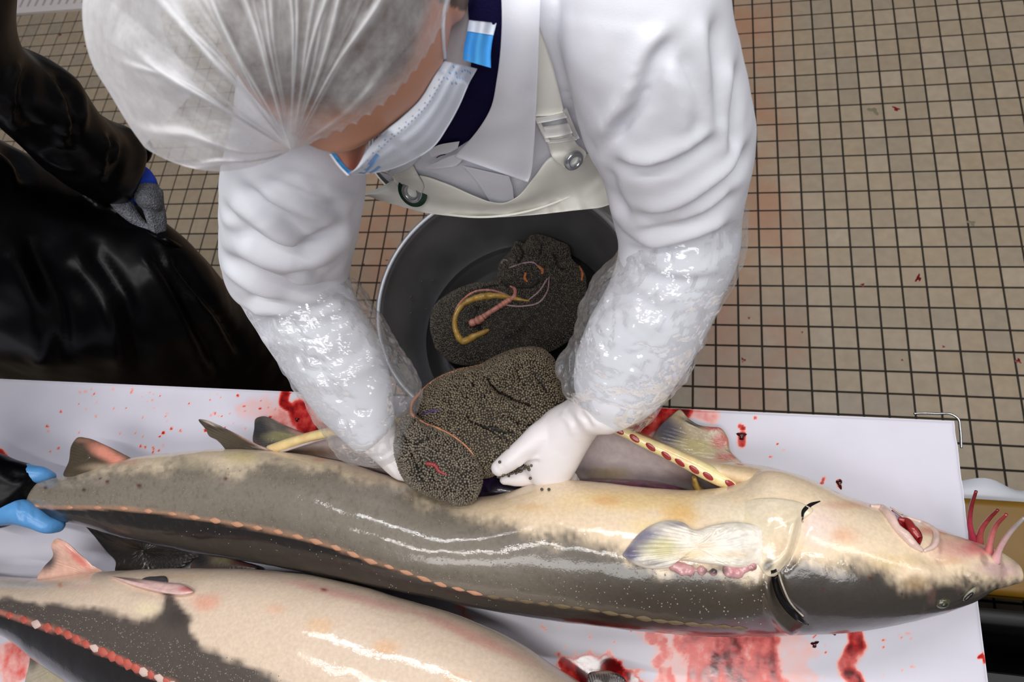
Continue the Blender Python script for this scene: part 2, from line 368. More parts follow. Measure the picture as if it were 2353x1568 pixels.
M['mask'] = mat('mask_fleece', L4(226, 232, 244), .8, spec=.2, bump=[(500, .2), (40, .15)])
M['mask_blue'] = mat('mask_blue', L4(78, 165, 232), .8, spec=.2, bump=[(120, .3)])
M['mask_ink'] = mat('mask_print', L4(128, 172, 226), .8)
M['stitch'] = mat('weld_marks', L4(150, 165, 195), .8)
M['film'] = film('clear_film', (1, 1, 1, 1), L4(240, 242, 248), .07, .12, bump=[(48, .6, 'noise')], gloss=1.6)
# ------------------------------------------------------------------ setting: tiled floor
TP = .06; ZB = .90                                   # tile pitch, top of the cutting board
M['grout'] = mat('dark_grout', L4(38, 32, 24), .9, var=(40, .3))
def tile_mat():
    m = bpy.data.materials.new('stoneware_tile'); m.use_nodes = True; nt = m.node_tree; b = nt.nodes['Principled BSDF']; N = nt.nodes.new; lk = nt.links.new
    g = N('ShaderNodeNewGeometry'); s = N('ShaderNodeVectorMath'); s.operation = 'SCALE'; s.inputs['Scale'].default_value = 1 / TP; f = N('ShaderNodeVectorMath'); f.operation = 'FLOOR'
    lk(g.outputs['Position'], s.inputs[0]); lk(s.outputs[0], f.inputs[0]); wn = N('ShaderNodeTexWhiteNoise'); lk(f.outputs[0], wn.inputs['Vector'])
    r = N('ShaderNodeValToRGB'); r.color_ramp.elements[0].color = L4(152, 138, 120); r.color_ramp.elements[1].color = L4(168, 152, 132); e = r.color_ramp.elements.new(.55); e.color = L4(160, 142, 119); lk(wn.outputs['Value'], r.inputs[0])
    n1 = N('ShaderNodeTexNoise'); n1.inputs['Scale'].default_value = 42; n1.inputs['Detail'].default_value = 6; lk(g.outputs['Position'], n1.inputs['Vector'])
    mp = N('ShaderNodeMapRange'); mp.inputs[1].default_value = .3; mp.inputs[2].default_value = .7; mp.inputs[3].default_value = .9; mp.inputs[4].default_value = 1.06; lk(n1.outputs['Fac'], mp.inputs[0])
    mx = N('ShaderNodeMix'); mx.data_type = 'RGBA'; mx.blend_type = 'MULTIPLY'; mx.inputs['Factor'].default_value = 1; lk(r.outputs[0], mx.inputs[6]); lk(mp.outputs[0], mx.inputs[7])
    # old rust-red washing stain around the work place and along one row of tiles
    n2 = N('ShaderNodeTexNoise'); n2.inputs['Scale'].default_value = 5; n2.inputs['Detail'].default_value = 4; lk(g.outputs['Position'], n2.inputs['Vector'])
    sx = N('ShaderNodeSeparateXYZ'); lk(g.outputs['Position'], sx.inputs[0])
    def bump1(sock, c, wd):
        a = N('ShaderNodeMath'); a.operation = 'SUBTRACT'; a.inputs[1].default_value = c; lk(sock, a.inputs[0]); q = N('ShaderNodeMath'); q.operation = 'ABSOLUTE'; lk(a.outputs[0], q.inputs[0])
        k = N('ShaderNodeMapRange'); k.inputs[1].default_value = wd; k.inputs[2].default_value = wd * .35; k.inputs[3].default_value = 0; k.inputs[4].default_value = 1; lk(q.outputs[0], k.inputs[0]); return k.outputs[0]
    a1 = bump1(sx.outputs[0], 0.03, .19); a2 = bump1(sx.outputs[0], -1.0, .6); ad = N('ShaderNodeMath'); ad.operation = 'MAXIMUM'; lk(a1, ad.inputs[0]); lk(a2, ad.inputs[1])
    k2 = N('ShaderNodeMapRange'); k2.inputs[1].default_value = .38; k2.inputs[2].default_value = .62; k2.inputs[3].default_value = .12; k2.inputs[4].default_value = .62; lk(n2.outputs['Fac'], k2.inputs[0])
    mu = N('ShaderNodeMath'); mu.operation = 'MULTIPLY'; lk(ad.outputs[0], mu.inputs[0]); lk(k2.outputs[0], mu.inputs[1])
    m2 = N('ShaderNodeMix'); m2.data_type = 'RGBA'; lk(mu.outputs[0], m2.inputs['Factor']); lk(mx.outputs[2], m2.inputs[6]); m2.inputs[7].default_value = L4(168, 116, 88)
    lk(m2.outputs[2], b.inputs['Base Color']); b.inputs['Roughness'].default_value = .42
    bn = N('ShaderNodeBump'); bn.inputs['Strength'].default_value = .12; bn.inputs['Distance'].default_value = .002; lk(n1.outputs['Fac'], bn.inputs['Height']); lk(bn.outputs[0], b.inputs['Normal'])
    return m
M['tile'] = tile_mat()
V, Fc = box(-4.2, 2.4, -3.6, 3.0, -.1, -.003); floor = tag(obj('floor', mesh('floor', V, Fc, False), M['grout']), kind='structure')
V, Fc = box(-TP / 2 + .0026, TP / 2 - .0026, -TP / 2 + .0026, TP / 2 - .0026, -.012, 0, .0012); tme = mesh('tile', V, Fc, False); tme.materials.append(M['tile'])
def in_drain(x, y): return x < -1.6 and y > .27
cells = [(i, j) for i in range(-62, 34) for j in range(-52, 46) if not in_drain((i + .5) * TP, (j + .5) * TP)]
CC = np.array([((i + .5) * TP, (j + .5) * TP, 0) for i, j in cells]); Q = px(CC); dd = depth(CC)
vis = (Q[:, 0] > 0) & (Q[:, 0] < 2353) & (Q[:, 1] > 0) & (Q[:, 1] < 1150) & (dd > 0) & (((Q[:, 0] > 1640) & (Q[:, 1] < 950)) | (Q[:, 0] > 2215) | ((Q[:, 0] > 830) & (Q[:, 0] < 960) & (Q[:, 1] > 460) & (Q[:, 1] < 720)) | ((Q[:, 0] > 390) & (Q[:, 0] < 505) & (Q[:, 1] > 380) & (Q[:, 1] < 600)))
vi = np.where(vis)[0]; vi = vi[np.argsort(dd[vi])][:300]; near = set(vi.tolist())
for k in vi: obj('tile', tme, None, floor, basis=Matrix.Translation(CC[k]))
rest = np.array([k for k in range(len(cells)) if k not in near]); V = np.asarray(V)
quad = [f for f in Fc]; tri = np.array([[f[0], f[a], f[a + 1]] for f in quad for a in range(1, len(f) - 1)])
VV = (V[None] + CC[rest][:, None]).reshape(-1, 3); FF = (tri[None] + (np.arange(len(rest)) * len(V))[:, None, None]).reshape(-1, 3)
me = bigmesh('tile_field', VV, FF); me.polygons.foreach_set('use_smooth', [False] * len(me.polygons)); obj('tile_field', me, M['tile'], floor, kind='stuff')
# blood and scraps on the floor
M['blood'] = mat('blood', L4(120, 10, 14), .12, spec=.6, var=(60, .4))
def splat(u, v, r, asp=1.0, rot=0., z=0., h=.0006, seed=0):
    c = at(u, v, z); n = 18; th = np.arange(n) / n * 2 * np.pi; k = 1 + .35 * np.sin(3 * th + seed) + .2 * np.sin(5 * th + 2 * seed)
    x = r * k * np.cos(th) * asp; y = r * k * np.sin(th); X = x * math.cos(rot) - y * math.sin(rot); Y = x * math.sin(rot) + y * math.cos(rot)
    o = np.c_[c[0] + X, c[1] + Y, np.full(n, c[2] + .0001)]; i = np.c_[c[0] + X * .7, c[1] + Y * .7, np.full(n, c[2] + h)]
    V = np.concatenate([o, i, [[c[0], c[1], c[2] + h * 1.2]]]); Fc = grid_faces(2, n, True).tolist() + [[n + a, n + (a + 1) % n, 2 * n] for a in range(n)]; return V, Fc
for k, (u, v, r, a) in enumerate([(105, 143, .011, 1.5), (80, 145, .005, 1), (138, 80, .006, 1.2), (196, 106, .005, 1), (168, 131, .004, 1), (2059, 250, .006, 1.7), (1982, 655, .0045, 1), (2110, 640, .006, 1.8), (1708, 828, .005, 1.2), (1843, 764, .0025, 1), (2073, 828, .0026, 1), (2168, 797, .003, 1), (889, 598, .0018, 3), (836, 608, .003, 1), (829, 654, .003, 1), (1721, 731, .003, 1), (2340, 830, .006, 1)]):
    V, Fc = splat(u, v, r, a, .5 + k, seed=k); obj('blood_spot', mesh('blood_spot', V, Fc), M['blood'], floor)
M['grease'] = mat('grey_residue', L4(118, 110, 92), .5)
for k, (u, v, r, a) in enumerate([(2007, 255, .008, 2.2), (2232, 513, .007, 1.5)]):
    V, Fc = splat(u, v, r, a, -.7, seed=k + 3); obj('residue_mark', mesh('residue_mark', V, Fc), M['grease'], floor)
# drain grate, far left
M['drain'] = mat('white_resin', L4(214, 206, 202), .5); M['dark'] = mat('dark_void', L4(60, 48, 42), .9)
gp = thing('drain_grate', 'white slotted drain grate set in the floor, top left corner', 'drain', (-2.6, .6, 0))
e0 = at(0., 38., 0.); e1 = at(183., 25., 0.); gdir = (e1 - e0) / np.linalg.norm(e1 - e0); gn = np.array([-gdir[1], gdir[0], 0])
def gbox(a0, a1, b0, b1, z0, z1):
    V, Fc = box(a0, a1, b0, b1, z0, z1, .002); return e0 + np.c_[V[:, :1] * gdir + V[:, 1:2] * gn] + np.c_[np.zeros((len(V), 2)), V[:, 2]], Fc
V, Fc = gbox(-1.2, 1.2, .005, .9, -.05, -.02); obj('trough', mesh('trough', V, Fc, False), M['dark'], gp)
for k, (a0, a1, b0, b1) in enumerate([(-1.2, 1.2, 0, .032), (-1.2, 1.2, .56, .62)]):
    V, Fc = gbox(a0, a1, b0, b1, -.02, .012); obj('grate_frame', mesh('grate_frame', V, Fc, False), M['drain'], gp)
for k in range(-28, 29):
    V, Fc = gbox(k * .040 - .0135, k * .040 + .0135, .03, .57, -.02, .011); obj('slat', mesh('slat', V, Fc, False), M['drain'], gp)
# ------------------------------------------------------------------ work table and cutting board
BX0, BX1, BY0, BY1 = -1.75, .157, -2.5, -1.631
tb = thing('work_table', 'stainless steel work table carrying the white cutting board', 'table', (-.8, -2.05, 0))
V, Fc = box(BX0 - .01, BX1 - .02, BY0 - .01, BY1 - .03, .845, .868, .003); obj('table_top', mesh('table_top', V, Fc, False), M['steel'], tb)
for x in (BX0 + .08, BX1 - .12):
    for y in (BY0 + .08, BY1 - .12):
        V, Fc = box(x - .02, x + .02, y - .02, y + .02, 0, .846, .004); obj('leg', mesh('leg', V, Fc, False), M['steel'], tb)
# raised steel corner rail that shows behind the board corner
P = spl([at(2100, 951, .888), at(2120, 950, .888), at(2150, 951, .888), at(2192, 955, .888), at(2201, 962, .888), at(2206, 985, .887), at(2209, 1030, .885)], 60)
V, Fc = tube(P, .0016, 10); obj('corner_rail', mesh('corner_rail', V, Fc), M['steel'], tb)
V, Fc = box(BX1 - .075, BX1 + .003, BY1 - .02, BY1 + .004, .848, .884, .002); obj('gap_shade_block', mesh('gap_shade_block', V, Fc, False), mat('black_gap', L4(8, 8, 9), .6), tb)  # black block stands in for the shade in the gap between rail and board
# board: dense top so that the blood film can be laid into its colour
nx, ny = 760, 350; X, Y = np.meshgrid(np.linspace(BX0, BX1, nx), np.linspace(BY0, BY1, ny), indexing='ij')
edge = np.minimum.reduce([X - BX0, BX1 - X, Y - BY0, BY1 - Y]); Zt = ZB - .003 * (1 - np.clip(edge / .004, 0, 1)) ** 2
Xw = X.copy(); right = sstep(.03, .0, BX1 - X); Xw -= right * .0022 * (.5 + .5 * fbm(np.c_[Y.ravel() * 60, X.ravel() * 0, X.ravel() * 0], 1, 3).reshape(X.shape)) * (Y > -1.8)
top = np.stack([Xw, Y, Zt], -1).reshape(-1, 3); bot = top.copy(); bot[:, 2] = .868
n = nx * ny; f = grid_faces(nx, ny); bd = [i * ny for i in range(nx)] + [(nx - 1) * ny + j for j in range(1, ny)] + [i * ny + ny - 1 for i in range(nx - 2, -1, -1)] + [j for j in range(ny - 2, 0, -1)]
low = bot[bd]; V = np.concatenate([top, low]); nb = len(bd); sd = np.array([[bd[k], n + k, n + (k + 1) % nb, bd[(k + 1) % nb]] for k in range(nb)])
me = bigmesh('cutting_board', V, np.concatenate([f, sd])); Q = px(V)
def stroke(line, wd, st, warp=8, ws=.03, soft=.6):
    ln = np.array(line, float); g = wd + warp * 1.2; out = np.zeros(len(Q)); k = np.where(np.all((Q > ln.min(0) - g) & (Q < ln.max(0) + g), 1))[0]
    if len(k) == 0: return out
    q = Q[k]; qw = q + warp * np.c_[fbm(q + 3.1, ws), fbm(q + 77.7, ws)]; d, _, _ = pdist(qw, ln); out[k] = st * sstep(wd, wd * (1 - soft), d); return out
Bl = np.zeros(len(V))
for a in [([(1680, 1440), (1660, 1500), (1670, 1600)], 75, .95, 30, .02), ([(1600, 1460), (1630, 1520), (1620, 1600)], 55, .8, 34, .025), ([(1760, 1450), (1750, 1520), (1790, 1600)], 55, .85, 30, .025),
          ([(1500, 1455), (1520, 1490), (1525, 1570)], 26, .5, 34, .04), ([(1560, 1450), (1570, 1480)], 22, .6, 20, .05), ([(1960, 1442), (1970, 1480), (1945, 1530), (1975, 1580)], 26, .9, 12, .03), ([(1470, 1450), (1500, 1460)], 20, .25, 20, .03),
          ([(1300, 1535), (1360, 1520), (1400, 1535), (1460, 1580)], 34, 1.0, 24, .05), ([(1330, 1560), (1450, 1600)], 60, 1.0, 20, .04), ([(1820, 1470), (1850, 1560)], 50, .22, 40, .03), ([(1560, 1480), (1560, 1600)], 70, .25, 30, .03),
          ([(655, 905), (650, 925), (668, 940), (700, 945)], 15, .85, 5, .03), ([(690, 950), (715, 985), (740, 1000)], 40, .9, 10, .03), ([(700, 900), (720, 925)], 14, .35, 6, .03), ([(560, 940), (640, 945)], 40, .18, 25, .03), ([(640, 960), (690, 990)], 34, .35, 16, .03),
          ([(1450, 960), (1500, 965), (1560, 945)], 40, 1.0, 12, .03), ([(1400, 1000), (1480, 985)], 34, .9, 12, .03), ([(1600, 950), (1640, 962)], 22, .35, 10, .04), ([(1700, 980), (1706, 985)], 9, .9, 2, .05), ([(1705, 1000), (1704, 1020)], 13, .8, 3, .05), ([(1888, 1112), (1893, 1100)], 5, .8, 1, .05), ([(1925, 1105), (1932, 1122)], 6, .9, 2, .08),
          ([(0, 1530), (60, 1500)], 42, .42, 20, .03), ([(20, 1560), (60, 1540)], 30, .4, 20, .03), ([(0, 1500), (30, 1490)], 22, .4, 10, .03), ([(0, 1040), (22, 1066)], 12, .7, 4, .05), ([(150, 1260), (180, 1290)], 14, .25, 10, .05),
          ([(2250, 1512), (2258, 1505), (2262, 1520)], 6, .9, 5, .1), ([(1050, 1390), (1080, 1415), (1060, 1430)], 9, .3, 14, .06), ([(1245, 1440), (1255, 1447)], 5, .6, 3, .08)]:
    Bl = np.maximum(Bl, stroke(*a))
drops = rng.random((150, 2)); DU = np.where(drops[:, 0] < .45, rng.uniform(1250, 2100, 150), rng.uniform(100, 700, 150)); DV = np.where(drops[:, 0] < .45, rng.uniform(1440, 1568, 150), rng.uniform(890, 1040, 150))
for u, v in list(zip(DU, DV)) + [(1820, 1505), (1872, 1480), (1735, 960), (1760, 1000), (1785, 1020), (1800, 1035), (1770, 1050), (1843, 1100)]:
    r = rng.uniform(1.4, 3.6); k = np.where((abs(Q[:, 0] - u) < 9) & (abs(Q[:, 1] - v) < 9))[0]; Bl[k] = np.maximum(Bl[k], rng.uniform(.3, .9) * sstep(r * 1.3, r * .5, np.hypot(Q[k, 0] - u + 2 * fbm(Q[k], .3, 1), (Q[k, 1] - v) * .8)))
Bl *= np.clip(.9 + .6 * fbm(Q * [1.3, .6], .045, 4), .3, 1.12)
setcol(me, np.c_[Bl, Bl, Bl], 'blood')
def board_mat():
    m = bpy.data.materials.new('white_polyethylene'); m.use_nodes = True; nt = m.node_tree; b = nt.nodes['Principled BSDF']; N = nt.nodes.new; lk = nt.links.new
    a = N('ShaderNodeVertexColor'); a.layer_name = 'blood'; r = N('ShaderNodeValToRGB'); el = r.color_ramp.elements
    el[0].color = L4(206, 203, 215); el[0].position = .02; el[1].color = L4(96, 4, 8); el[1].position = 1
    for p, c in ((.25, (232, 178, 172)), (.5, (214, 70, 60)), (.75, (172, 22, 22))): e = el.new(p); e.color = L4(*c)
    tc = N('ShaderNodeTexCoord'); n = N('ShaderNodeTexNoise'); n.inputs['Scale'].default_value = 90; n.inputs['Detail'].default_value = 8; lk(tc.outputs['Object'], n.inputs['Vector'])
    mr = N('ShaderNodeMapRange'); mr.inputs[1].default_value = .25; mr.inputs[2].default_value = .75; mr.inputs[3].default_value = .7; mr.inputs[4].default_value = 1.2; lk(n.outputs['Fac'], mr.inputs[0])
    mu = N('ShaderNodeMath'); mu.operation = 'MULTIPLY'; lk(a.outputs['Color'], mu.inputs[0]); lk(mr.outputs[0], mu.inputs[1]); lk(mu.outputs[0], r.inputs[0])
    n2 = N('ShaderNodeTexNoise'); n2.inputs['Scale'].default_value = 14; n2.inputs['Detail'].default_value = 3; lk(tc.outputs['Object'], n2.inputs['Vector'])
    m3 = N('ShaderNodeMapRange'); m3.inputs[1].default_value = .3; m3.inputs[2].default_value = .7; m3.inputs[3].default_value = .96; m3.inputs[4].default_value = 1.02; lk(n2.outputs['Fac'], m3.inputs[0])
    mx = N('ShaderNodeMix'); mx.data_type = 'RGBA'; mx.blend_type = 'MULTIPLY'; mx.inputs['Factor'].default_value = 1; lk(r.outputs[0], mx.inputs[6]); lk(m3.outputs[0], mx.inputs[7]); lk(mx.outputs[2], b.inputs['Base Color'])
    ro = N('ShaderNodeMapRange'); ro.inputs[3].default_value = .38; ro.inputs[4].default_value = .12; lk(a.outputs['Color'], ro.inputs[0]); lk(ro.outputs[0], b.inputs['Roughness'])
    b.inputs['Subsurface Weight'].default_value = .08; b.inputs['Subsurface Radius'].default_value = (.01, .01, .01)
    bn = N('ShaderNodeBump'); bn.inputs['Strength'].default_value = .1; bn.inputs['Distance'].default_value = .001; lk(n.outputs['Fac'], bn.inputs['Height']); lk(bn.outputs[0], b.inputs['Normal']); return m
M['board'] = board_mat()
brd = obj('cutting_board', me, M['board']); tag(brd, 'large white plastic cutting board smeared with blood under both fish', 'cutting board')
# blood clots and bubbles standing on the board
M['clot'] = mat('dark_clot', L4(58, 4, 8), .08, spec=.7)
for k, (u, v, r, a) in enumerate([(1704, 1002, .005, 1.0), (683, 965, .003, 1), (1872, 1481, .0028, 1.6), (1915, 1449, .004, 1.2), (1929, 1112, .003, 2)]):
    V, Fc = splat(u, v, r, a, .4 * k, z=ZB, h=.0028, seed=k); obj('blood_clot', mesh('blood_clot', V, Fc), M['clot'], brd)
# ------------------------------------------------------------------ steel bucket on a stool
bc = np.array([-.48690, -1.39115]); br = .2406; bz = .72
bk = thing('steel_bucket', 'wide dull grey steel bucket holding roe between the worker and the table', 'bucket', (bc[0], bc[1], .53))
prof = [(.0001, .532), (.185, .532), (.197, .530), (.2365, bz - .01), (.2425, bz - .006), (.2435, bz), (.2405, bz + .005), (.2355, bz + .004), (.2325, bz - .004), (.2305, bz - .02), (.212, .62), (.199, .56), (.192, .546), (.175, .541), (.0001, .54)]
pr = []
for k in range(len(prof) - 1):
    for t in np.linspace(0, 1, 6)[:-1]: pr.append((prof[k][0] * (1 - t) + prof[k + 1][0] * t, prof[k][1] * (1 - t) + prof[k + 1][1] * t))
pr.append(prof[-1]); V, Fc = lathe(pr, 128, (bc[0], bc[1], 0)); bme = mesh('bowl', V, Fc); obj('bowl', bme, M['dark_steel'], bk)
th = np.linspace(0, 2 * np.pi, 129)[:-1]; P = np.c_[bc[0] + .2395 * np.cos(th), bc[1] + .2395 * np.sin(th), np.full(128, bz + .0015)]
def ring(c, R, r, z, n=96, m=10, axis=None):
    a = np.arange(n) / n * 2 * np.pi; b = np.arange(m) / m * 2 * np.pi
    V = np.array([[(R + r * math.cos(q)) * math.cos(p), (R + r * math.cos(q)) * math.sin(p), r * math.sin(q)] for p in a for q in b]) + np.array([c[0], c[1], z])
    i = np.arange(n)[:, None]; j = np.arange(m)[None]; f = np.stack([i * m + j, ((i + 1) % n) * m + j, ((i + 1) % n) * m + (j + 1) % m, i * m + (j + 1) % m], -1).reshape(-1, 4); return V, f.tolist()
V, Fc = ring(bc, .2395, .0055, bz); obj('rolled_rim', mesh('rolled_rim', V, Fc), M['dark_steel'], bk)
V, Fc = lathe([(.0001, .558), (.15, .558), (.1975, .558), (.1985, .555)], 64, (bc[0], bc[1], 0)); obj('bucket_shade_disc', mesh('bucket_shade_disc', V, Fc), mat('bucket_shade_disc', L4(20, 16, 15), .2, bump=[(20, .2)]), bk)  # added dark disc over the bright floor, shade of the bucket put into colour
st = thing('low_stool', 'low steel stool under the bucket', 'stool', (bc[0], bc[1], 0))
V, Fc = lathe([(.0001, .5), (.155, .5), (.16, .505), (.16, .525), (.155, .53), (.0001, .53)], 48, (bc[0], bc[1], 0)); obj('seat', mesh('seat', V, Fc, False), M['steel'], st)
for k in range(4):
    a = k * math.pi / 2 + .7; V, Fc = tube([[bc[0] + .11 * math.cos(a), bc[1] + .11 * math.sin(a), .5], [bc[0] + .15 * math.cos(a), bc[1] + .15 * math.sin(a), 0]], .012, 10); obj('leg', mesh('leg', V, Fc), M['steel'], st)
# ------------------------------------------------------------------ bins standing beyond the right end of the table
M['ochre'] = mat('ochre_plastic', L4(122, 88, 20), .4, var=(6, .15), bump=[(5, .3)]); M['black_plastic'] = mat('black_plastic', L4(16, 16, 18), .45, bump=[(40, .1)]); M['bagw'] = mat('white_liner_bag', L4(196, 198, 205), .4)
def tub(root, names, x0, x1, y0, y1, z0, z1, mt, wall=.012, tap=.03, rad=.06):
    def rr(x0, x1, y0, y1, r, z, n=10):
        o = []
        for cx, cy, a0 in ((x1 - r, y1 - r, 0), (x0 + r, y1 - r, 90), (x0 + r, y0 + r, 180), (x1 - r, y0 + r, 270)):
            for k in range(n + 1): a = math.radians(a0 + 90 * k / n); o.append((cx + r * math.cos(a), cy + r * math.sin(a), z))
        return np.array(o)
    R = []
    for z, g, in ((z0, -tap), (z0 + .01, -tap), (z1 - .02, 0), (z1 - .02, .012), (z1 - .004, .014), (z1, .010), (z1, -wall + .004), (z1 - .006, -wall), (z1 - .1, -wall - .006), (z0 + .02, -tap - wall), (z0 + .02, -min(x1 - x0, y1 - y0) * .3)):
        R.append(rr(x0 - g, x1 + g, y0 - g, y1 + g, max(.004, min(rad, min(x1 - x0, y1 - y0) / 2 + g - .001)), z))
    n = len(R[0]); return np.concatenate(R), grid_faces(len(R), n, True).tolist() + [list(range(n))[::-1]]
yb = thing('ochre_bin', 'ochre yellow plastic bin with a white liner beyond the right table end', 'bin', (.58, -1.86, 0))
V, Fc = tub(yb, 0, .262, .80, -1.80, -1.66, 0, .42, M['ochre'], rad=.06); obj('bin_body', mesh('bin_body', V, Fc), M['ochre'], yb)
th = np.linspace(0, 1, 40); P = spl([(.255, -1.80, .425), (.255, -1.70, .43), (.30, -1.645, .435), (.42, -1.64, .428), (.5, -1.642, .42)], 40); P2 = P + np.c_[np.zeros(40), np.full(40, .028) + .006 * np.sin(th * 20), -.02 - .02 * np.sin(th * 9) ** 2]
P3 = P - [[-.012, .02, .03]]; V = np.concatenate([P3, P, P2]); obj('liner_bag', mesh('liner_bag', V, grid_faces(3, 40).tolist()), M['bagw'], yb)
V, Fc = box(.25, .81, -1.812, -1.648, .418, .452, .014); obj('bin_lid', mesh('bin_lid', V, Fc), M['ochre'], yb)
kb = thing('black_crate', 'black plastic crate beside the right table end, below the fish head', 'crate', (.5, -2.2, 0))
V, Fc = tub(kb, 0, .185, .75, -2.40, -1.85, 0, .52, M['black_plastic'], rad=.07); obj('crate_body', mesh('crate_body', V, Fc), M['black_plastic'], kb)
V, Fc = box(.26, .70, -2.36, -1.93, .50, .53, .012); obj('crate_lid', mesh('crate_lid', V, Fc, False), mat('charcoal_plastic', L4(34, 34, 37), .5), kb)
# ------------------------------------------------------------------ sturgeons
def paint(C, Q, wt, cx, cy, rx, ry, c, s=1., rot=0., warp=.25):
    a = math.radians(rot); dx, dy = Q[:, 0] - cx, Q[:, 1] - cy; x = (dx * math.cos(a) + dy * math.sin(a)) / rx; y = (-dx * math.sin(a) + dy * math.cos(a)) / ry
    k = wt * s * sstep(1.15, .2, np.hypot(x, y) + warp * fbm(Q, .03, 4)); C += k[:, None] * (lin(*c) - C)
def mixm(C, m, c): C += m[:, None] * (lin(*c) - C)
M['fish'] = mat('wet_fish_skin', (1, 1, 1, 1), .38, spec=.4, coat=.8, bump=[(420, .06), (60, .16), (30, .1)], var=(240, .10), attr='col', sss=.06, coatr=.03)
M['fin'] = mat('wet_fin', (1, 1, 1, 1), .3, coat=.5, bump=[(260, .2)], attr='col', var=(120, .12))
M['flesh'] = mat('wet_flesh', (1, 1, 1, 1), .22, coat=.5, bump=[(110, .25)], attr='col', var=(70, .15), sss=.1)
M['scute'] = mat('scute_bone', L4(196, 142, 110), .35, coat=.4, bump=[(300, .3)], var=(90, .3))
M['scute_red'] = mat('scute_red', L4(190, 84, 66), .35, coat=.4, bump=[(300, .3)], var=(90, .3))
M['scute_dull'] = mat('scute_dull', L4(108, 90, 62), .4, coat=.4, bump=[(300, .3)], var=(90, .3))
M['denticle'] = mat('pale_denticle', L4(142, 134, 120), .35)
def flat(V, z): V = V.copy(); V[:, 2] = np.where(V[:, 2] < z, z + .0, V[:, 2]); return V
f1 = thing('sturgeon', 'grey sturgeon with opened belly lying across the board below the roe', 'fish', (-.45, -1.80, ZB))
S1 = [(30, 1120, 45, 1172, .955, .018), (62, 1107, 75, 1180, .955, .024), (140, 1097, 150, 1197, .956, .034), (220, 1076, 225, 1210, .960, .044), (300, 1053, 292, 1230, .964, .054), (400, 1041, 385, 1252, .966, .062), (520, 1032, 485, 1271, .968, .068), (640, 1039, 600, 1289, .970, .071), (760, 1058, 700, 1308, .972, .073), (860, 1088, 800, 1328, .973, .074), (950, 1116, 900, 1348, .974, .075), (1060, 1145, 1010, 1368, .975, .075), (1150, 1138, 1105, 1388, .975, .075), (1255, 1104, 1220, 1409, .975, .076), (1380, 1112, 1350, 1427, .975, .077), (1500, 1124, 1470, 1441, .975, .077), (1620, 1128, 1590, 1451, .975, .077), (1690, 1115, 1665, 1453, .976, .077), (1750, 1082, 1730, 1453, .977, .077), (1840, 1094, 1815, 1451, .978, .077), (1930, 1135, 1905, 1446, .978, .075), (2020, 1165, 1995, 1434, .976, .071), (2100, 1196, 2075, 1416, .974, .064), (2170, 1222, 2150, 1397, .972, .054), (2225, 1241, 2205, 1378, .970, .044), (2268, 1257, 2254, 1354, .968, .034), (2302, 1271, 2298, 1343, .967, .027), (2328, 1287, 2328, 1338, .966, .019)]
V, Fc = sil_loft(S1, 560, 120, capk=.45); V = flat(V, ZB + .0008)
me = mesh('body', V, Fc); Q = px(V); N = normals(me); fr = sstep(-.15, .1, ((CAM - V) * N).sum(1) / np.linalg.norm(CAM - V, axis=1))
folds(me, [([(1850, 1170), (1836, 1230), (1818, 1285), (1780, 1320)], 9, .006), ([(1780, 1320), (1788, 1370), (1815, 1410), (1850, 1436)], 12, .010), ([(2110, 1270), (2160, 1300), (2240, 1330)], 16, .003), ([(640, 1300), (900, 1370), (1200, 1420)], 14, .001)], (26, .0012))
V = verts(me); C = np.tile(lin(236, 212, 180), (len(V), 1))
dark = polymask(Q, [(-50, 1085), (140, 1098), (300, 1074), (420, 1066), (520, 1085), (560, 1062), (650, 1062), (760, 1078), (850, 1104), (940, 1136), (1050, 1172), (1110, 1196), (1200, 1222), (1300, 1240), (1400, 1262), (1450, 1290), (1520, 1308), (1700, 1322), (1765, 1310), (1800, 1280), (1850, 1282), (1900, 1302), (1960, 1298), (2010, 1312), (2080, 1332), (2160, 1326), (2250, 1331), (2360, 1334), (2360, 1650), (-50, 1650)], 30, 26, .02)
dark = np.clip(dark + .5 * dark * (1 - dark) * 4 * fbm(Q, .11, 3), 0, 1)
mixm(C, sstep(1180, 900, Q[:, 0]) * .35, (196, 186, 166))
sc_line = [(30, 1160), (60, 1162), (125, 1167), (160, 1167), (210, 1167), (270, 1168), (340, 1175), (400, 1182), (450, 1190), (500, 1198), (560, 1208), (600, 1215), (650, 1225), (700, 1238), (760, 1255), (800, 1270), (850, 1290), (900, 1305), (950, 1322), (1000, 1340), (1060, 1356), (1120, 1370), (1200, 1382), (1260, 1390), (1340, 1400), (1440, 1416), (1520, 1428), (1600, 1436), (1720, 1446)]
dS, sg, _ = pdist(Q, sc_line); below = sstep(-3, 5, dS * sg) * sstep(1760, 1700, Q[:, 0])
grey = np.tile(lin(124, 115, 103), (len(V), 1)); k = sstep(1050, 1500, Q[:, 0]); grey += k[:, None] * (lin(66, 58, 48) - grey)
k = sstep(70, 8, dS) * (1 - below) * sstep(300, 700, Q[:, 0]); grey += (.35 * k)[:, None] * (lin(70, 62, 54) - grey)
k = sstep(1760, 1850, Q[:, 0]); grey += k[:, None] * (lin(58, 52, 46) - grey)
k = below[:, None]; grey += k * (lin(28, 24, 22) - grey)  # dark back skin, deepened further to carry the shade of the lower side
C += (dark * (1 - .0))[:, None] * (grey - C)
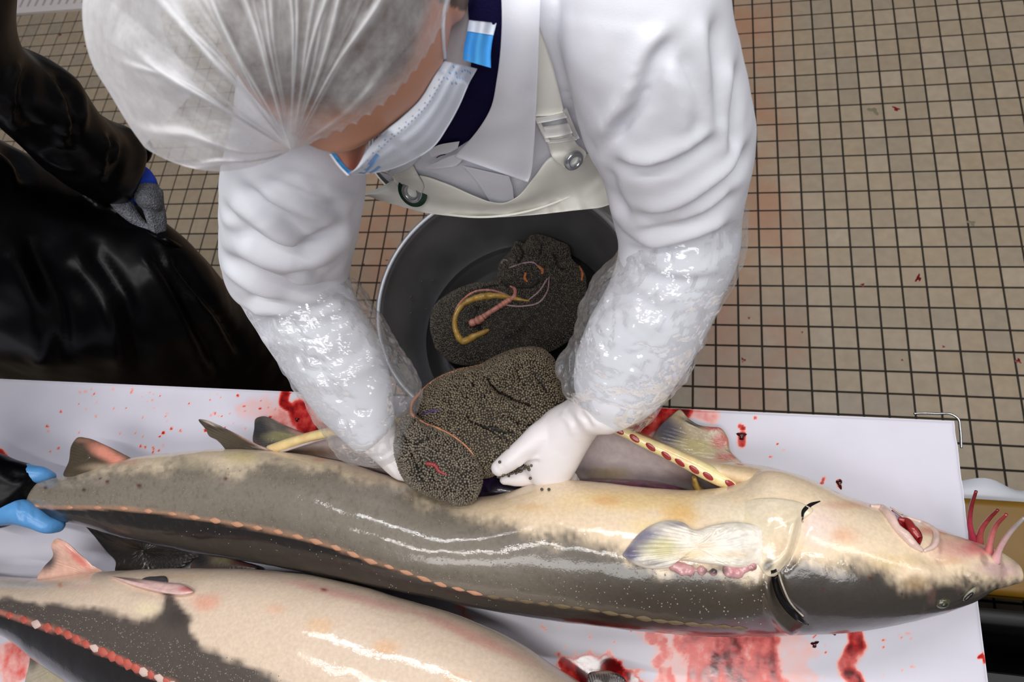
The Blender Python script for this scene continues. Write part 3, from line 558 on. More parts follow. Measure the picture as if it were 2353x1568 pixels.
for p in [(1480, 1150, 260, 34, (242, 210, 150), .8), (1560, 1185, 60, 36, (228, 178, 92), .7), (1500, 1210, 90, 30, (244, 216, 156), .6), (1230, 1170, 150, 22, (234, 206, 164), .6), (1215, 1165, 50, 12, (222, 180, 130), .6, ), (1390, 1152, 42, 16, (226, 170, 110), .6), (1640, 1160, 60, 40, (240, 222, 196), .7), (1750, 1120, 90, 30, (234, 214, 186), .7), (1720, 1200, 110, 60, (238, 224, 196), .7),
          (1880, 1210, 70, 60, (236, 212, 200), .8), (1945, 1230, 45, 22, (226, 164, 128), .75), (1990, 1210, 70, 60, (236, 214, 186), .6), (2060, 1290, 90, 26, (216, 190, 140), .6), (2200, 1260, 90, 34, (222, 160, 150), .75), (2245, 1260, 46, 22, (210, 96, 106), .7), (2160, 1220, 100, 14, (206, 84, 74), .6), (2180, 1290, 50, 14, (212, 158, 120), .5), (2295, 1308, 66, 26, (200, 166, 162), .9), (1960, 1160, 90, 12, (214, 150, 120), .5), (2105, 1340, 40, 26, (136, 104, 60), .6), (560, 1052, 60, 18, (206, 190, 140), .75), (440, 1066, 60, 18, (176, 164, 140), .5), (290, 1060, 40, 14, (214, 160, 136), .6), (700, 1062, 90, 10, (206, 190, 160), .6), (735, 1056, 30, 5, (214, 140, 120), .7), (1060, 1168, 40, 16, (196, 178, 150), .5)]:
    paint(C, Q, fr, *p[:5], s=p[5])
for u, v, r in [(192, 1126, 4), (247, 1107, 4), (320, 1117, 5), (105, 1121, 4), (519, 1100, 4), (230, 1100, 3), (2000, 1326, 5), (1890, 1356, 3)]: paint(C, Q, fr, u, v, r * 1.6, r * 1.4, (70, 22, 16), .9, warp=.05)
tl = (fbm(V, 240, 3) > .32) * dark * .22; mixm(C, tl, (60, 54, 48))
k = fr * sstep(.18, .5, fbm(Q * [1, .45], .05, 3)) * sstep(2060, 2200, Q[:, 0]) * .5; mixm(C, k, (120, 84, 78))
blood1 = polymask(Q, [(1500, 1440), (1640, 1432), (1760, 1425), (1840, 1440), (1840, 1480), (1500, 1480)], 8, 10) * fr; mixm(C, .7 * blood1, (84, 8, 14))
k = fr * sstep(7, 2, dS + 2.5 * fbm(Q, .06)) * sstep(1050, 750, Q[:, 0]); mixm(C, .75 * k, (170, 130, 104)); setcol(me, C); fish1 = obj('body', me, M['fish'], f1); b1 = bvh(me)
# pale denticles strewn over the grey skin
def denticles(b, reg, n, rpx, parent, mt, sizes=(.0005, .0011)):
    P = []; U = rng.uniform(reg[0], reg[2], n * 4); W = rng.uniform(reg[1], reg[3], n * 4)
    for u, v in zip(U, W):
        if len(P) >= n: break
        if not rpx(u, v): continue
        h, nn = hit(b, u, v)
        if h is not None: P.append(h + nn * .0001)
    V, Fc, _ = blobs(P, rng.uniform(*sizes, len(P)), 1); me = bigmesh('denticles', V, Fc); obj('denticles', me, mt, parent, kind='stuff')
def yl(line, u): return np.interp(u, [p[0] for p in line], [p[1] for p in line])
topd = [(60, 1112), (300, 1075), (520, 1075), (760, 1080), (950, 1140), (1100, 1200), (1300, 1250), (1430, 1300), (1700, 1330), (1760, 1330)]
botd = [(60, 1160), (500, 1196), (800, 1268), (1000, 1338), (1200, 1380), (1700, 1440)]
denticles(b1, (70, 1060, 1760, 1440), 760, lambda u, v: yl(topd, u) < v < yl(botd, u) - 4, f1, M['denticle'])
denticles(b1, (400, 1200, 1200, 1400), 70, lambda u, v: yl(botd, u) + 14 < v < yl(botd, u) + 50, f1, M['denticle'], (.0005, .0008))
def scutes(b, line, n, parent, mats, w0, w1, asp=.42, name='scute'):
    V0, F0 = ico(2); V0 = V0.copy(); V0[:, 2] = np.sign(V0[:, 2]) * np.abs(V0[:, 2]) ** 1.0 * .55; r = np.abs(V0[:, 0]); V0[:, 1] *= (1 - .45 * r) * asp; V0[:, 2] *= (1 - .5 * r)
    V0[:, 2] += .25 * np.exp(-(V0[:, 1] / .12) ** 2) * (1 - r) * (V0[:, 2] > 0)
    L = spl(np.array(line, float), 400); mes = {}; VS = [V0 * (1 + .22 * fbm(V0 + 9 * k_, 2.5, 2))[:, None] for k_ in range(3)]
    for k in range(n):
        t = (k + .5) / n; i = int(t ** .8 * 399); u, v = L[i]; h, nn = hit(b, u, v)
        if h is None: continue
        j = min(399, i + 4); h2, _ = hit(b, *L[j]); 
        if h2 is None: continue
        x = h2 - h; x -= nn * (x @ nn); x /= np.linalg.norm(x) + 1e-9; y = np.cross(nn, x); mt = mats(t)
        s = (w0 + (w1 - w0) * t) * rng.uniform(.8, 1.15)
        kk_ = (mt.name, k % 3)
        if kk_ not in mes: mm = mesh(name, VS[k % 3], F0); mm.materials.append(mt); mes[kk_] = mm
        B = Matrix([[x[q] * s, y[q] * s * rng.uniform(.85, 1.1), nn[q] * s * .3, h[q]] for q in range(3)] + [[0, 0, 0, 1]])
        obj(name, mes[kk_], None, parent, basis=B)
scutes(b1, sc_line, 38, f1, lambda t: M['scute'] if t < .58 else M['scute_dull'], .0085, .0095)
# cut edge, far belly wall, cavity
far = [(615, 1024, 636, 1046, .982, .008), (672, 1004, 684, 1024, .990, .008), (735, 987, 742, 1009, .998, .008), (860, 968, 862, 988, 1.0, .007), (1050, 950, 1050, 968, 1.0, .007), (1250, 950, 1248, 968, 1.0, .007), (1405, 973, 1396, 990, 1.0, .007), (1500, 1010, 1486, 1034, .998, .008), (1580, 1044, 1565, 1074, .997, .009), (1640, 1072, 1624, 1106, .994, .010), (1690, 1098, 1674, 1126, .990, .009), (1728, 1116, 1716, 1130, .984, .006)]
V, Fc = sil_loft(far, 160, 24); me = mesh('cut_belly_edge', V, Fc); Q = px(V); C = np.tile(lin(236, 218, 160), (len(V), 1)); C += (sstep(1300, 1000, Q[:, 0]) * .5)[:, None] * (lin(214, 186, 130) - C)
mixm(C, .5 * sstep(-.1, .4, fbm(Q, .05)), (226, 178, 128)); setcol(me, C); obj('cut_belly_edge', me, M['flesh'], f1, 'cream cut belly edge with red rib ends'); bb = bvh(me)
M['rib'] = mat('rib_marrow', L4(150, 34, 40), .3, coat=.4, var=(150, .3)); V0, F0 = ico(2); rm = mesh('rib_end', V0, F0); rm.materials.append(M['rib'])
for u, v in [(1422, 990), (1458, 1008), (1495, 1028), (1531, 1048), (1562, 1064), (1595, 1080), (1627, 1095), (1678, 1113)]:
    h, nn = hit(bb, u, v)
    if h is None: continue
    d = rays(u + 13, v + 9.) - rays(u, v); d /= np.linalg.norm(d); x = d - nn * (d @ nn); x /= np.linalg.norm(x); y = np.cross(nn, x)
    obj('rib_end', rm, None, f1, basis=Matrix([[x[q] * .0072, y[q] * .0036, nn[q] * .0012, h[q]] for q in range(3)] + [[0, 0, 0, 1]]))
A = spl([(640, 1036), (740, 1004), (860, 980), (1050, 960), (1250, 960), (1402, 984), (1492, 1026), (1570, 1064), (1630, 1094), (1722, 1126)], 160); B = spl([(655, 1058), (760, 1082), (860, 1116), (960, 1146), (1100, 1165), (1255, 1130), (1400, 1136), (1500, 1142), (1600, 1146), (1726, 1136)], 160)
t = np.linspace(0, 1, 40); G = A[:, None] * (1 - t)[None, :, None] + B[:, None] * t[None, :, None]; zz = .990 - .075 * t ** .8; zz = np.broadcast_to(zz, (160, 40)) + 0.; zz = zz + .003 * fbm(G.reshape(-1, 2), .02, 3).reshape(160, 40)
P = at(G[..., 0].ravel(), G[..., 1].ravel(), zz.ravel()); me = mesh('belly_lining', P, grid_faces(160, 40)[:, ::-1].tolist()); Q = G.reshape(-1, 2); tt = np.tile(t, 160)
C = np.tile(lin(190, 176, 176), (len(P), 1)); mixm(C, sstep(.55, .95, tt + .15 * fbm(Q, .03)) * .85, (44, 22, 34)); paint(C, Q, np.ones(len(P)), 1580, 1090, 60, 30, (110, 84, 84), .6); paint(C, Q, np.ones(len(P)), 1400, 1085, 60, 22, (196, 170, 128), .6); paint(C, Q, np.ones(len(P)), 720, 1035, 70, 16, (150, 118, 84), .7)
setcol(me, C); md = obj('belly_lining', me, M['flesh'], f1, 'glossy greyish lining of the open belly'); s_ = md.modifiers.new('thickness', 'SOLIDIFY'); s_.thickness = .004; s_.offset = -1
V, Fc = sil_loft([(1425, 978, 1430, 1000, .955, .03), (1500, 1006, 1490, 1036, .955, .034), (1560, 1032, 1545, 1066, .955, .036), (1620, 1052, 1600, 1090, .957, .04), (1690, 1062, 1668, 1112, .960, .046), (1760, 1072, 1740, 1136, .965, .052), (1850, 1096, 1830, 1170, .968, .055)], 70, 40)
V = flat(V, ZB + .0008); me = mesh('far_flank', V, Fc); Q = px(V); C = np.tile(lin(234, 212, 176), (len(V), 1)); mixm(C, .5 * sstep(0, .4, fbm(Q, .03)), (222, 186, 140)); mixm(C, sstep(1600, 1450, Q[:, 0]) * .6, (150, 40, 40)); setcol(me, C); obj('far_flank', me, M['fish'], f1)
def organ(nm, stn, c, c2, n=60, m=20):
    V, Fc = sil_loft(stn, n, m); V = flat(V, ZB + .002); me = mesh(nm, V, Fc); setcol(me, np.array(lin(*c)) + sstep(-.2, .5, fbm(V, 120))[:, None] * (lin(*c2) - lin(*c))); return obj(nm, me, M['flesh'], f1)
organ('liver', [(1270, 1112, 1280, 1140, .955, .012), (1340, 1104, 1345, 1140, .958, .016), (1430, 1102, 1430, 1145, .96, .018), (1510, 1108, 1505, 1145, .958, .015), (1570, 1122, 1560, 1145, .952, .01)], (92, 44, 66), (60, 26, 44))
organ('entrails', [(1075, 1085, 1080, 1165, .95, .02), (1130, 1085, 1140, 1160, .955, .024), (1190, 1100, 1200, 1150, .958, .02), (1270, 1105, 1280, 1140, .955, .012)], (26, 20, 30), (58, 40, 78))
organ('gut_fold', [(1600, 1096, 1590, 1100, .985, .004), (1606, 1112, 1592, 1120, .975, .008), (1622, 1126, 1606, 1138, .962, .01), (1640, 1140, 1622, 1150, .95, .01)], (168, 140, 70), (120, 92, 44))
# fins
def fin(nm, parent, ctr, out, z, th, base, tips, mt='fin', rays_=None, zfn=None, label=None, na=140):
    def fn(U, Fd, rr):
        q = U.reshape(-1, 2)
        if rays_ is not None:
            a = np.arctan2(q[:, 1] - rays_[1], q[:, 0] - rays_[0]); Fd = Fd - (rays_[3] * (.5 + .5 * np.sin(a * rays_[2])) * .8).reshape(Fd.shape)
        return Fd
    V, Fc = pillow(ctr, out, z if zfn is None else zfn, th, th, 22, na, .3, fn); me = mesh(nm, V, Fc); Qf = px(V); C = np.tile(lin(*base), (len(V), 1)); o = np.ones(len(V))
    for tp in tips: paint(C, Qf, o, *tp[:5], s=tp[5], rot=(tp[6] if len(tp) > 6 else 0))
    setcol(me, C); return obj(nm, me, M[mt], parent, label)
fin('anal_fin', f1, (205, 1050), [(146, 1094), (158, 1060), (165, 1022), (178, 1006), (200, 1007), (240, 1022), (280, 1042), (304, 1056), (262, 1068), (216, 1082), (180, 1094)], .985, .003, (74, 64, 52), [(255, 1050, 70, 22, (216, 140, 120), .95, 30), (240, 1075, 60, 14, (170, 150, 128), .8), (185, 1012, 26, 8, (150, 110, 90), .6)], rays_=(320, 1090, 150, .0012))
fin('pelvic_fin', f1, (545, 1020), [(457, 964), (470, 965), (502, 977), (545, 998), (600, 1026), (645, 1046), (600, 1056), (556, 1062), (535, 1056), (520, 1036), (498, 1012), (480, 1002), (473, 988)], 0, .003, (66, 58, 50), [(560, 1000, 110, 10, (214, 170, 158), .95, 30), (480, 970, 30, 6, (180, 160, 146), .7, 24)], rays_=(640, 1060, 170, .001), zfn=lambda U: .985 + .055 * sstep(1050, 965, U[..., 1]))
fin('pelvic_fin', f1, (635, 990), [(583, 1018), (584, 985), (588, 962), (602, 957), (645, 974), (695, 994), (722, 1002), (690, 1012), (640, 1022), (605, 1026)], ZB + .006, .003, (104, 96, 88), [(596, 985, 26, 40, (50, 50, 54), .95), (650, 1005, 50, 16, (168, 160, 110), .8), (690, 1000, 40, 8, (206, 150, 140), .7, 26)], rays_=(740, 1010, 160, .001))
fin('dorsal_fin', f1, (330, 1265), [(186, 1200), (214, 1230), (244, 1268), (266, 1294), (264, 1312), (330, 1318), (400, 1316), (440, 1290), (475, 1268), (400, 1240), (300, 1214)], ZB + .008, .004, (44, 38, 34), [(280, 1250, 60, 22, (66, 54, 44), .6)], rays_=(300, 1150, 190, .0016))
fin('far_pectoral_fin', f1, (1590, 1010), [(1496, 1022), (1510, 988), (1542, 956), (1562, 942), (1582, 962), (1604, 976), (1632, 981), (1656, 984), (1672, 1006), (1678, 1036), (1704, 1066), (1650, 1068), (1600, 1060), (1545, 1040)], ZB + .012, .005, (178, 160, 130), [(1530, 990, 40, 50, (92, 90, 104), .95, -40), (1600, 1030, 60, 30, (196, 184, 120), .7), (1655, 1015, 30, 26, (190, 70, 64), .8), (1670, 1050, 36, 16, (168, 30, 30), .8), (1590, 972, 40, 6, (36, 34, 38), .9, 24), (1640, 985, 30, 10, (176, 70, 70), .8)], rays_=(1760, 1060, 170, .0012))
# pectoral girdle and near pectoral fin laid over the flank
def onbody(nm, b, ctr, out, lift, parent, base, tips, mt='fin', nr=26, na=150, thick=.004, rays_=None, label=None, ed=.3, lf=None):
    o = np.vstack([out, out[:1]]); o = spl(o, na + 1)[:-1]; c = np.array(ctr, float); r = np.sin(np.linspace(0.02, 1, nr) * np.pi / 2)
    U = (c[None, None] + r[:, None, None] * (o[None] - c[None, None])).reshape(-1, 2); d = ray_drape(b, U[:, 0], U[:, 1], 0); rr = np.repeat(r, na)
    up = lift * (1 - rr ** 4) ** ed + .0006
    if lf is not None: up = up * lf(U) - .0012 * (1 - lf(U))
    if rays_ is not None: a = np.arctan2(U[:, 1] - rays_[1], U[:, 0] - rays_[0]); up = up + rays_[3] * np.sin(a * rays_[2]) * (1 - rr ** 6)
    d2 = d.reshape(nr, na)
    for _ in range(4): d2[1:-1] = (d2[:-2] + d2[2:] + np.roll(d2, 1, 1)[1:-1] + np.roll(d2, -1, 1)[1:-1]) / 4
    d = d2.ravel(); P = atd(U[:, 0], U[:, 1], d - up); P2 = atd(U[:, 0], U[:, 1], d + thick); f = grid_faces(nr, na, True); n = nr * na
    Fc = f[:, ::-1].tolist() + (f + n).tolist() + [list(range(na)), list(range(n, n + na))[::-1]] + [[n - na + k, n - na + (k + 1) % na, 2 * n - na + (k + 1) % na, 2 * n - na + k][::-1] for k in range(na)]
    V = np.concatenate([P, P2]); me = mesh(nm, V, Fc); Qf = px(V); C = np.tile(lin(*base), (len(V), 1)); on = np.ones(len(V))
    for tp in tips: paint(C, Qf, on, *tp[:5], s=tp[5], rot=(tp[6] if len(tp) > 6 else 0))
    setcol(me, C); return obj(nm, me, M[mt], parent, label)
gird = onbody('shoulder_skin', b1, (1770, 1220), [(1660, 1180), (1720, 1150), (1790, 1146), (1850, 1160), (1868, 1172), (1846, 1196), (1838, 1230), (1822, 1275), (1800, 1305), (1778, 1326), (1760, 1322), (1740, 1296), (1700, 1262), (1660, 1220)], .004, f1, (230, 214, 186), [(1800, 1200, 60, 40, (220, 200, 168), .7), (1790, 1260, 40, 50, (226, 196, 160), .7), (1765, 1300, 14, 22, (60, 52, 46), .9, 30), (1690, 1190, 50, 20, (232, 212, 160), .6)], 'fish', thick=.003, lf=lambda U: sstep(1680, 1790, U[:, 0]))
b1b = bvh(fish1.data, gird.data)
onbody('pectoral_fin', b1b, (1600, 1258), [(1429, 1277), (1442, 1258), (1474, 1222), (1506, 1203), (1538, 1196), (1570, 1201), (1592, 1216), (1640, 1206), (1700, 1200), (1750, 1216), (1772, 1250), (1766, 1282), (1738, 1298), (1700, 1306), (1650, 1300), (1600, 1294), (1560, 1290), (1535, 1306), (1502, 1309), (1453, 1295)], .008, f1, (232, 222, 206), [(1480, 1240, 60, 40, (122, 118, 140), .95, -40), (1450, 1275, 30, 24, (84, 80, 112), .9), (1520, 1262, 60, 34, (196, 186, 130), .85), (1500, 1295, 50, 12, (140, 132, 130), .8), (1560, 1205, 50, 12, (146, 138, 150), .8), (1620, 1256, 40, 12, (230, 190, 156), .6), (1690, 1240, 60, 30, (228, 222, 214), .7), (1680, 1275, 60, 12, (220, 192, 156), .6), (1590, 1275, 50, 18, (222, 190, 132), .7)], 'fin', rays_=(1700, 1255, 120, .0006), label='bluish tipped near pectoral fin', lf=lambda U: sstep(1775, 1690, U[:, 0]))
torn = []
for i, (u, v, r) in enumerate([(1548, 1300, 13), (1566, 1308, 14), (1584, 1312, 12), (1612, 1312, 10), (1640, 1316, 9), (1676, 1312, 15), (1694, 1316, 13), (1710, 1304, 11), (1728, 1302, 10)]):
    h, nn = hitf(b1b, u, v); torn.append((h, r / 1950.))
V, Fc, _ = blobs([t_[0] for t_ in torn], [t_[1] for t_ in torn], 2); me = union([(V, Fc)], .0016, 3, 'torn_flesh'); V = verts(me); V += normals(me) * (.0012 * fbm(V, 260, 2))[:, None]; setverts(me, V); Q = px(V)
C = np.tile(lin(206, 156, 156), (len(V), 1)); paint(C, Q, np.ones(len(V)), 1642, 1312, 34, 14, (50, 44, 52), .95); paint(C, Q, np.ones(len(V)), 1690, 1312, 16, 12, (212, 140, 146), .8); paint(C, Q, np.ones(len(V)), 1730, 1305, 16, 10, (120, 60, 56), .8); setcol(me, C); obj('torn_flesh', me, M['flesh'], f1, 'pink and black torn flesh under the fin')
# gill slit, gill cover edge
M['gill'] = mat('gill_dark', L4(14, 8, 9), .25, coat=.4); M['pale_edge'] = mat('gill_rim', L4(170, 160, 146), .35, coat=.4)
for eA, eB in ((([(1886, 1153), (1866, 1164), (1850, 1178), (1845, 1202)]), ([(1884, 1151), (1858, 1158), (1843, 1172), (1842, 1200)])), ([(1771, 1312), (1776, 1350), (1795, 1393), (1826, 1424), (1856, 1438)], [(1783, 1304), (1794, 1345), (1814, 1388), (1838, 1414), (1859, 1436)])):
    V, Fc = strip(b1b, eA, eB, 50, 6, .0002, .001); obj('gill_slit', mesh('gill_slit', V, Fc), M['gill'], f1)
L = spl([(1788, 1312), (1798, 1345), (1817, 1386), (1846, 1417)], 40); V, Fc = tube([hitf(b1b, *q)[0] - rays(*q) * .0012 for q in L], .0011, 8); obj('gill_rim', mesh('gill_rim', V, Fc), M['pale_edge'], f1)
# mouth, barbels, eye, nostril
M['lip'] = mat('pale_lip', L4(226, 196, 184), .3, coat=.5, var=(60, .2), bump=[(90, .4)], sss=.2); M['mouth'] = mat('mouth_red', L4(122, 16, 20), .25, coat=.5, var=(60, .4), bump=[(70, .5)])
def surf_tube(b, line, rp, lift=.5, n=50, m=14):
    L = spl(np.array(line, float), n); rr = np.interp(np.linspace(0, 1, n), np.linspace(0, 1, len(rp)), rp); P = []
    for q, r in zip(L, rr):
        h, nn = hitf(b, *q); P.append(h + nn * r * lift)
    return tube(P, rr, m)
V, Fc = strip(b1, [(2050, 1172), (2080, 1194), (2108, 1212), (2120, 1236), (2114, 1254)], [(2038, 1184), (2062, 1214), (2084, 1238), (2100, 1254), (2110, 1261)], 40, 16, .002, .002, lift=lambda u, v: .002 * np.sin(u * 17) * np.sin(v * 9)); obj('mouth_cavity', mesh('mouth_cavity', V, Fc), M['mouth'], f1)
V, Fc = surf_tube(b1, [(2000, 1164), (2026, 1172), (2044, 1192), (2058, 1214), (2078, 1234), (2096, 1252), (2118, 1266)], [.0015, .0045, .0052, .0042, .0055, .0045, .002], .35); obj('lip', mesh('lip', V, Fc), M['lip'], f1, 'fleshy pale tube mouth lip')
V, Fc = surf_tube(b1, [(2046, 1166), (2084, 1190), (2124, 1206), (2150, 1228), (2144, 1256), (2122, 1267)], [.001, .0015, .002, .0032, .0034, .0015], .25); obj('lip', mesh('lip', V, Fc), M['lip'], f1)
V, Fc = surf_tube(b1, [(2062, 1196), (2082, 1206), (2092, 1224), (2108, 1240)], [.002, .004, .005, .003], .9); obj('tongue', mesh('tongue', V, Fc), mat('tongue_red', L4(150, 40, 40), .25, coat=.5), f1)
for k, (ln, c1, c2) in enumerate([([(2236, 1242), (2228, 1200), (2232, 1165), (2243, 1129)], (196, 60, 92), (120, 14, 22)), ([(2249, 1248), (2256, 1216), (2274, 1191), (2293, 1172)], (204, 90, 96), (128, 22, 28)), ([(2272, 1272), (2278, 1236), (2290, 1206), (2313, 1182)], (214, 130, 130), (150, 50, 50)), ([(2286, 1292), (2300, 1256), (2320, 1226), (2354, 1190)], (222, 170, 172), (160, 152, 150))]):
    h, _ = hitf(b1, *ln[0]); d0 = depth(h); L = spl(np.array(ln, float), 30); t = np.linspace(0, 1, 30); P = atd(L[:, 0], L[:, 1], d0 + .004 * (1 - t) - .03 * t); V, Fc = tube(P, np.r_[np.linspace(.0048, .0032, 6), np.linspace(.0031, .0016, 24)], 12); me = mesh('barbel', V, Fc)
    tt = np.repeat(t, 12); C = lin(*c1) + sstep(.1, .9, tt + .2 * fbm(V, 300))[:, None] * (lin(*c2) - lin(*c1)); setcol(me, C); obj('barbel', me, M['flesh'], f1)
def blob_on(nm, b, u, v, sx, sy, sz, rot, mt, parent, off=0.):
    h, nn = hitf(b, u, v)
    d = rays(u + math.cos(rot) * 9, v + math.sin(rot) * 9) - rays(u, v); d /= np.linalg.norm(d); x = d - nn * (d @ nn); x /= np.linalg.norm(x); y = np.cross(nn, x); V0, F0 = ico(3); me = mesh(nm, h + nn * off + V0[:, :1] * x * sx + V0[:, 1:2] * y * sy + V0[:, 2:] * nn * sz, F0); return obj(nm, me, mt, parent)
e = blob_on('eye', b1, 2167, 1386, .0075, .006, .004, -.3, mat('fish_eye_rim', L4(74, 70, 52), .2, coat=.6, var=(200, .3)), f1); blob_on('pupil', b1, 2165, 1386, .0038, .003, .0026, -.3, mat('fish_pupil', L4(42, 44, 30), .08), e, .0025)
e = blob_on('nostril', b1, 2226, 1364, .0095, .0036, .0022, -.75, mat('nostril_rim', L4(136, 132, 114), .25, coat=.5), f1, .0012); blob_on('nostril_pit', b1, 2219, 1366, .0062, .0018, .0016, -.75, M['gill'], e, .0036)
# ---------------- second fish
f2 = thing('sturgeon', 'pale-bellied sturgeon lying belly up along the bottom edge of the board', 'fish', (-.6, -2.05, ZB))
S2 = [(-260, 1290, -240, 1350, .93, .025), (-120, 1312, -130, 1396, .935, .032), (0, 1330, -14, 1440, .94, .040), (90, 1332, 52, 1465, .945, .046), (200, 1318, 130, 1525, .952, .056), (310, 1312, 240, 1590, .96, .066), (450, 1310, 380, 1650, .967, .074), (600, 1316, 530, 1705, .972, .080), (750, 1338, 690, 1748, .974, .083), (900, 1380, 850, 1785, .975, .083), (1050, 1428, 1010, 1812, .975, .082), (1180, 1490, 1150, 1828, .974, .08), (1290, 1566, 1290, 1830, .972, .074), (1380, 1630, 1420, 1826, .97, .066), (1480, 1690, 1560, 1812, .965, .052), (1560, 1730, 1640, 1790, .955, .03)]
V, Fc = sil_loft(S2, 420, 120, capk=.5); V = flat(V, ZB + .0008); me = mesh('body', V, Fc); folds(me, [([(300, 1345), (420, 1362)], 14, .002)], (22, .0012)); V = verts(me); Q = px(V); N = normals(me); fr = sstep(-.15, .1, ((CAM - V) * N).sum(1) / np.linalg.norm(CAM - V, axis=1))
C = np.tile(lin(216, 194, 172), (len(V), 1))
dk = polymask(Q, [(-300, 1360), (0, 1376), (90, 1386), (180, 1394), (240, 1406), (320, 1432), (352, 1418), (372, 1392), (368, 1362), (392, 1360), (420, 1395), (440, 1440), (446, 1470), (470, 1490), (520, 1512), (600, 1548), (680, 1580), (900, 1660), (1200, 1760), (1500, 1810), (1500, 2000), (-300, 2000)], 9, 14, .04)
sl2 = [(-120, 1374), (0, 1408), (30, 1417), (90, 1437), (140, 1452), (200, 1482), (260, 1510), (320, 1540), (390, 1570), (520, 1640), (700, 1700)]
dS, sg, _ = pdist(Q, sl2); g2 = np.tile(lin(82, 73, 67), (len(V), 1)); k = sstep(-2, 4, dS * sg)[:, None]; g2 += k * (lin(28, 24, 23) - g2); g2 += (sstep(40, 6, np.hypot((Q[:, 0] - 405) / 1.2, Q[:, 1] - 1420)) * .5)[:, None] * (lin(48, 44, 44) - g2)
C += dk[:, None] * (g2 - C)
for p in [(475, 1385, 46, 26, (226, 158, 134), .7), (735, 1440, 40, 24, (226, 184, 142), .7), (885, 1490, 40, 24, (224, 176, 132), .7), (635, 1400, 30, 14, (226, 178, 148), .6), (1050, 1560, 44, 16, (224, 176, 132), .6), (800, 1370, 260, 14, (206, 152, 142), .7, 14), (1080, 1460, 200, 18, (206, 140, 130), .6, 24), (744, 1356, 12, 6, (120, 20, 40), .9), (180, 1350, 60, 10, (214, 160, 140), .4), (138, 1345, 8, 8, (200, 120, 70), .8), (60, 1345, 90, 12, (200, 196, 190), .7), (400, 1325, 120, 8, (206, 172, 140), .5), (600, 1330, 120, 10, (216, 196, 176), .5), (340, 1400, 40, 20, (232, 218, 176), .5)]:
    paint(C, Q, fr, *p[:5], s=p[5], rot=(p[6] if len(p) > 6 else 0))
k = fr * sstep(9, 3, dS + 2.5 * fbm(Q, .06)); mixm(C, .8 * k, (190, 120, 104)); setcol(me, C); fish2 = obj('body', me, M['fish'], f2); b2 = bvh(me)
denticles(b2, (0, 1380, 680, 1568), 420, lambda u, v: yl([(0, 1385), (240, 1415), (320, 1440), (440, 1480), (680, 1568)], u) < v < yl(sl2, u) - 8, f2, M['denticle'], (.0004, .0009))
scutes(b2, sl2[1:10], 26, f2, lambda t: M['scute_red'] if (int(t * 26) % 3 != 2 and t < .6) or int(t * 26) % 2 else M['lip'], .0095, .0095, .6)
fin('anal_fin', f2, (150, 1300), [(84, 1334), (100, 1304), (122, 1276), (118, 1252), (130, 1238), (148, 1244), (184, 1274), (214, 1300), (236, 1314), (200, 1330), (140, 1340)], 0, .004, (220, 176, 158), [(112, 1290, 26, 40, (58, 56, 62), .95, 35), (180, 1285, 60, 12, (210, 110, 104), .8, 42), (124, 1246, 14, 8, (196, 150, 120), .7)], rays_=(240, 1330, 110, .001), zfn=lambda U: .955 + .03 * sstep(1330, 1240, U[..., 1]))
onbody('pelvic_fin', b2, (370, 1352), [(256, 1325), (310, 1330), (380, 1338), (428, 1346), (446, 1360), (424, 1368), (390, 1366), (350, 1358), (300, 1344)], .012, f2, (222, 184, 178), [(430, 1354, 30, 8, (204, 110, 108), .8), (300, 1333, 60, 5, (110, 96, 90), .6, 12)], 'fin', thick=.003)
onbody('pelvic_fin', b2, (355, 1332), [(318, 1336), (332, 1328), (356, 1325), (384, 1328), (386, 1336), (360, 1338)], .006, f2, (70, 68, 70), [], 'fin', thick=.003, nr=10, na=60)
fin('far_pelvic_fin', f2, (510, 1296), [(438, 1300), (454, 1280), (474, 1266), (505, 1276), (545, 1290), (592, 1308), (560, 1322), (500, 1326), (440, 1320)], ZB + .012, .004, (120, 96, 84), [(462, 1288, 30, 26, (44, 46, 50), .95), (560, 1296, 40, 8, (120, 50, 44), .8, 16), (510, 1290, 30, 14, (140, 136, 96), .7)])
fin('dorsal_fin', f2, (110, 1545), [(58, 1600), (66, 1530), (78, 1490), (96, 1492), (135, 1520), (190, 1580), (150, 1620)], ZB + .008, .004, (170, 158, 140), [(76, 1510, 18, 40, (86, 80, 76), .8), (130, 1550, 50, 30, (196, 184, 150), .6)], rays_=(200, 1500, 100, .001))
fin('pectoral_fin', f2, (1392, 1575), [(1346, 1604), (1350, 1560), (1353, 1548), (1372, 1543), (1392, 1541), (1412, 1546), (1426, 1552), (1434, 1558), (1438, 1600), (1400, 1622)], 1.0, .004, (44, 30, 26), [(1390, 1545, 46, 5, (120, 96, 80), .8)], rays_=(1400, 1700, 160, .0014))
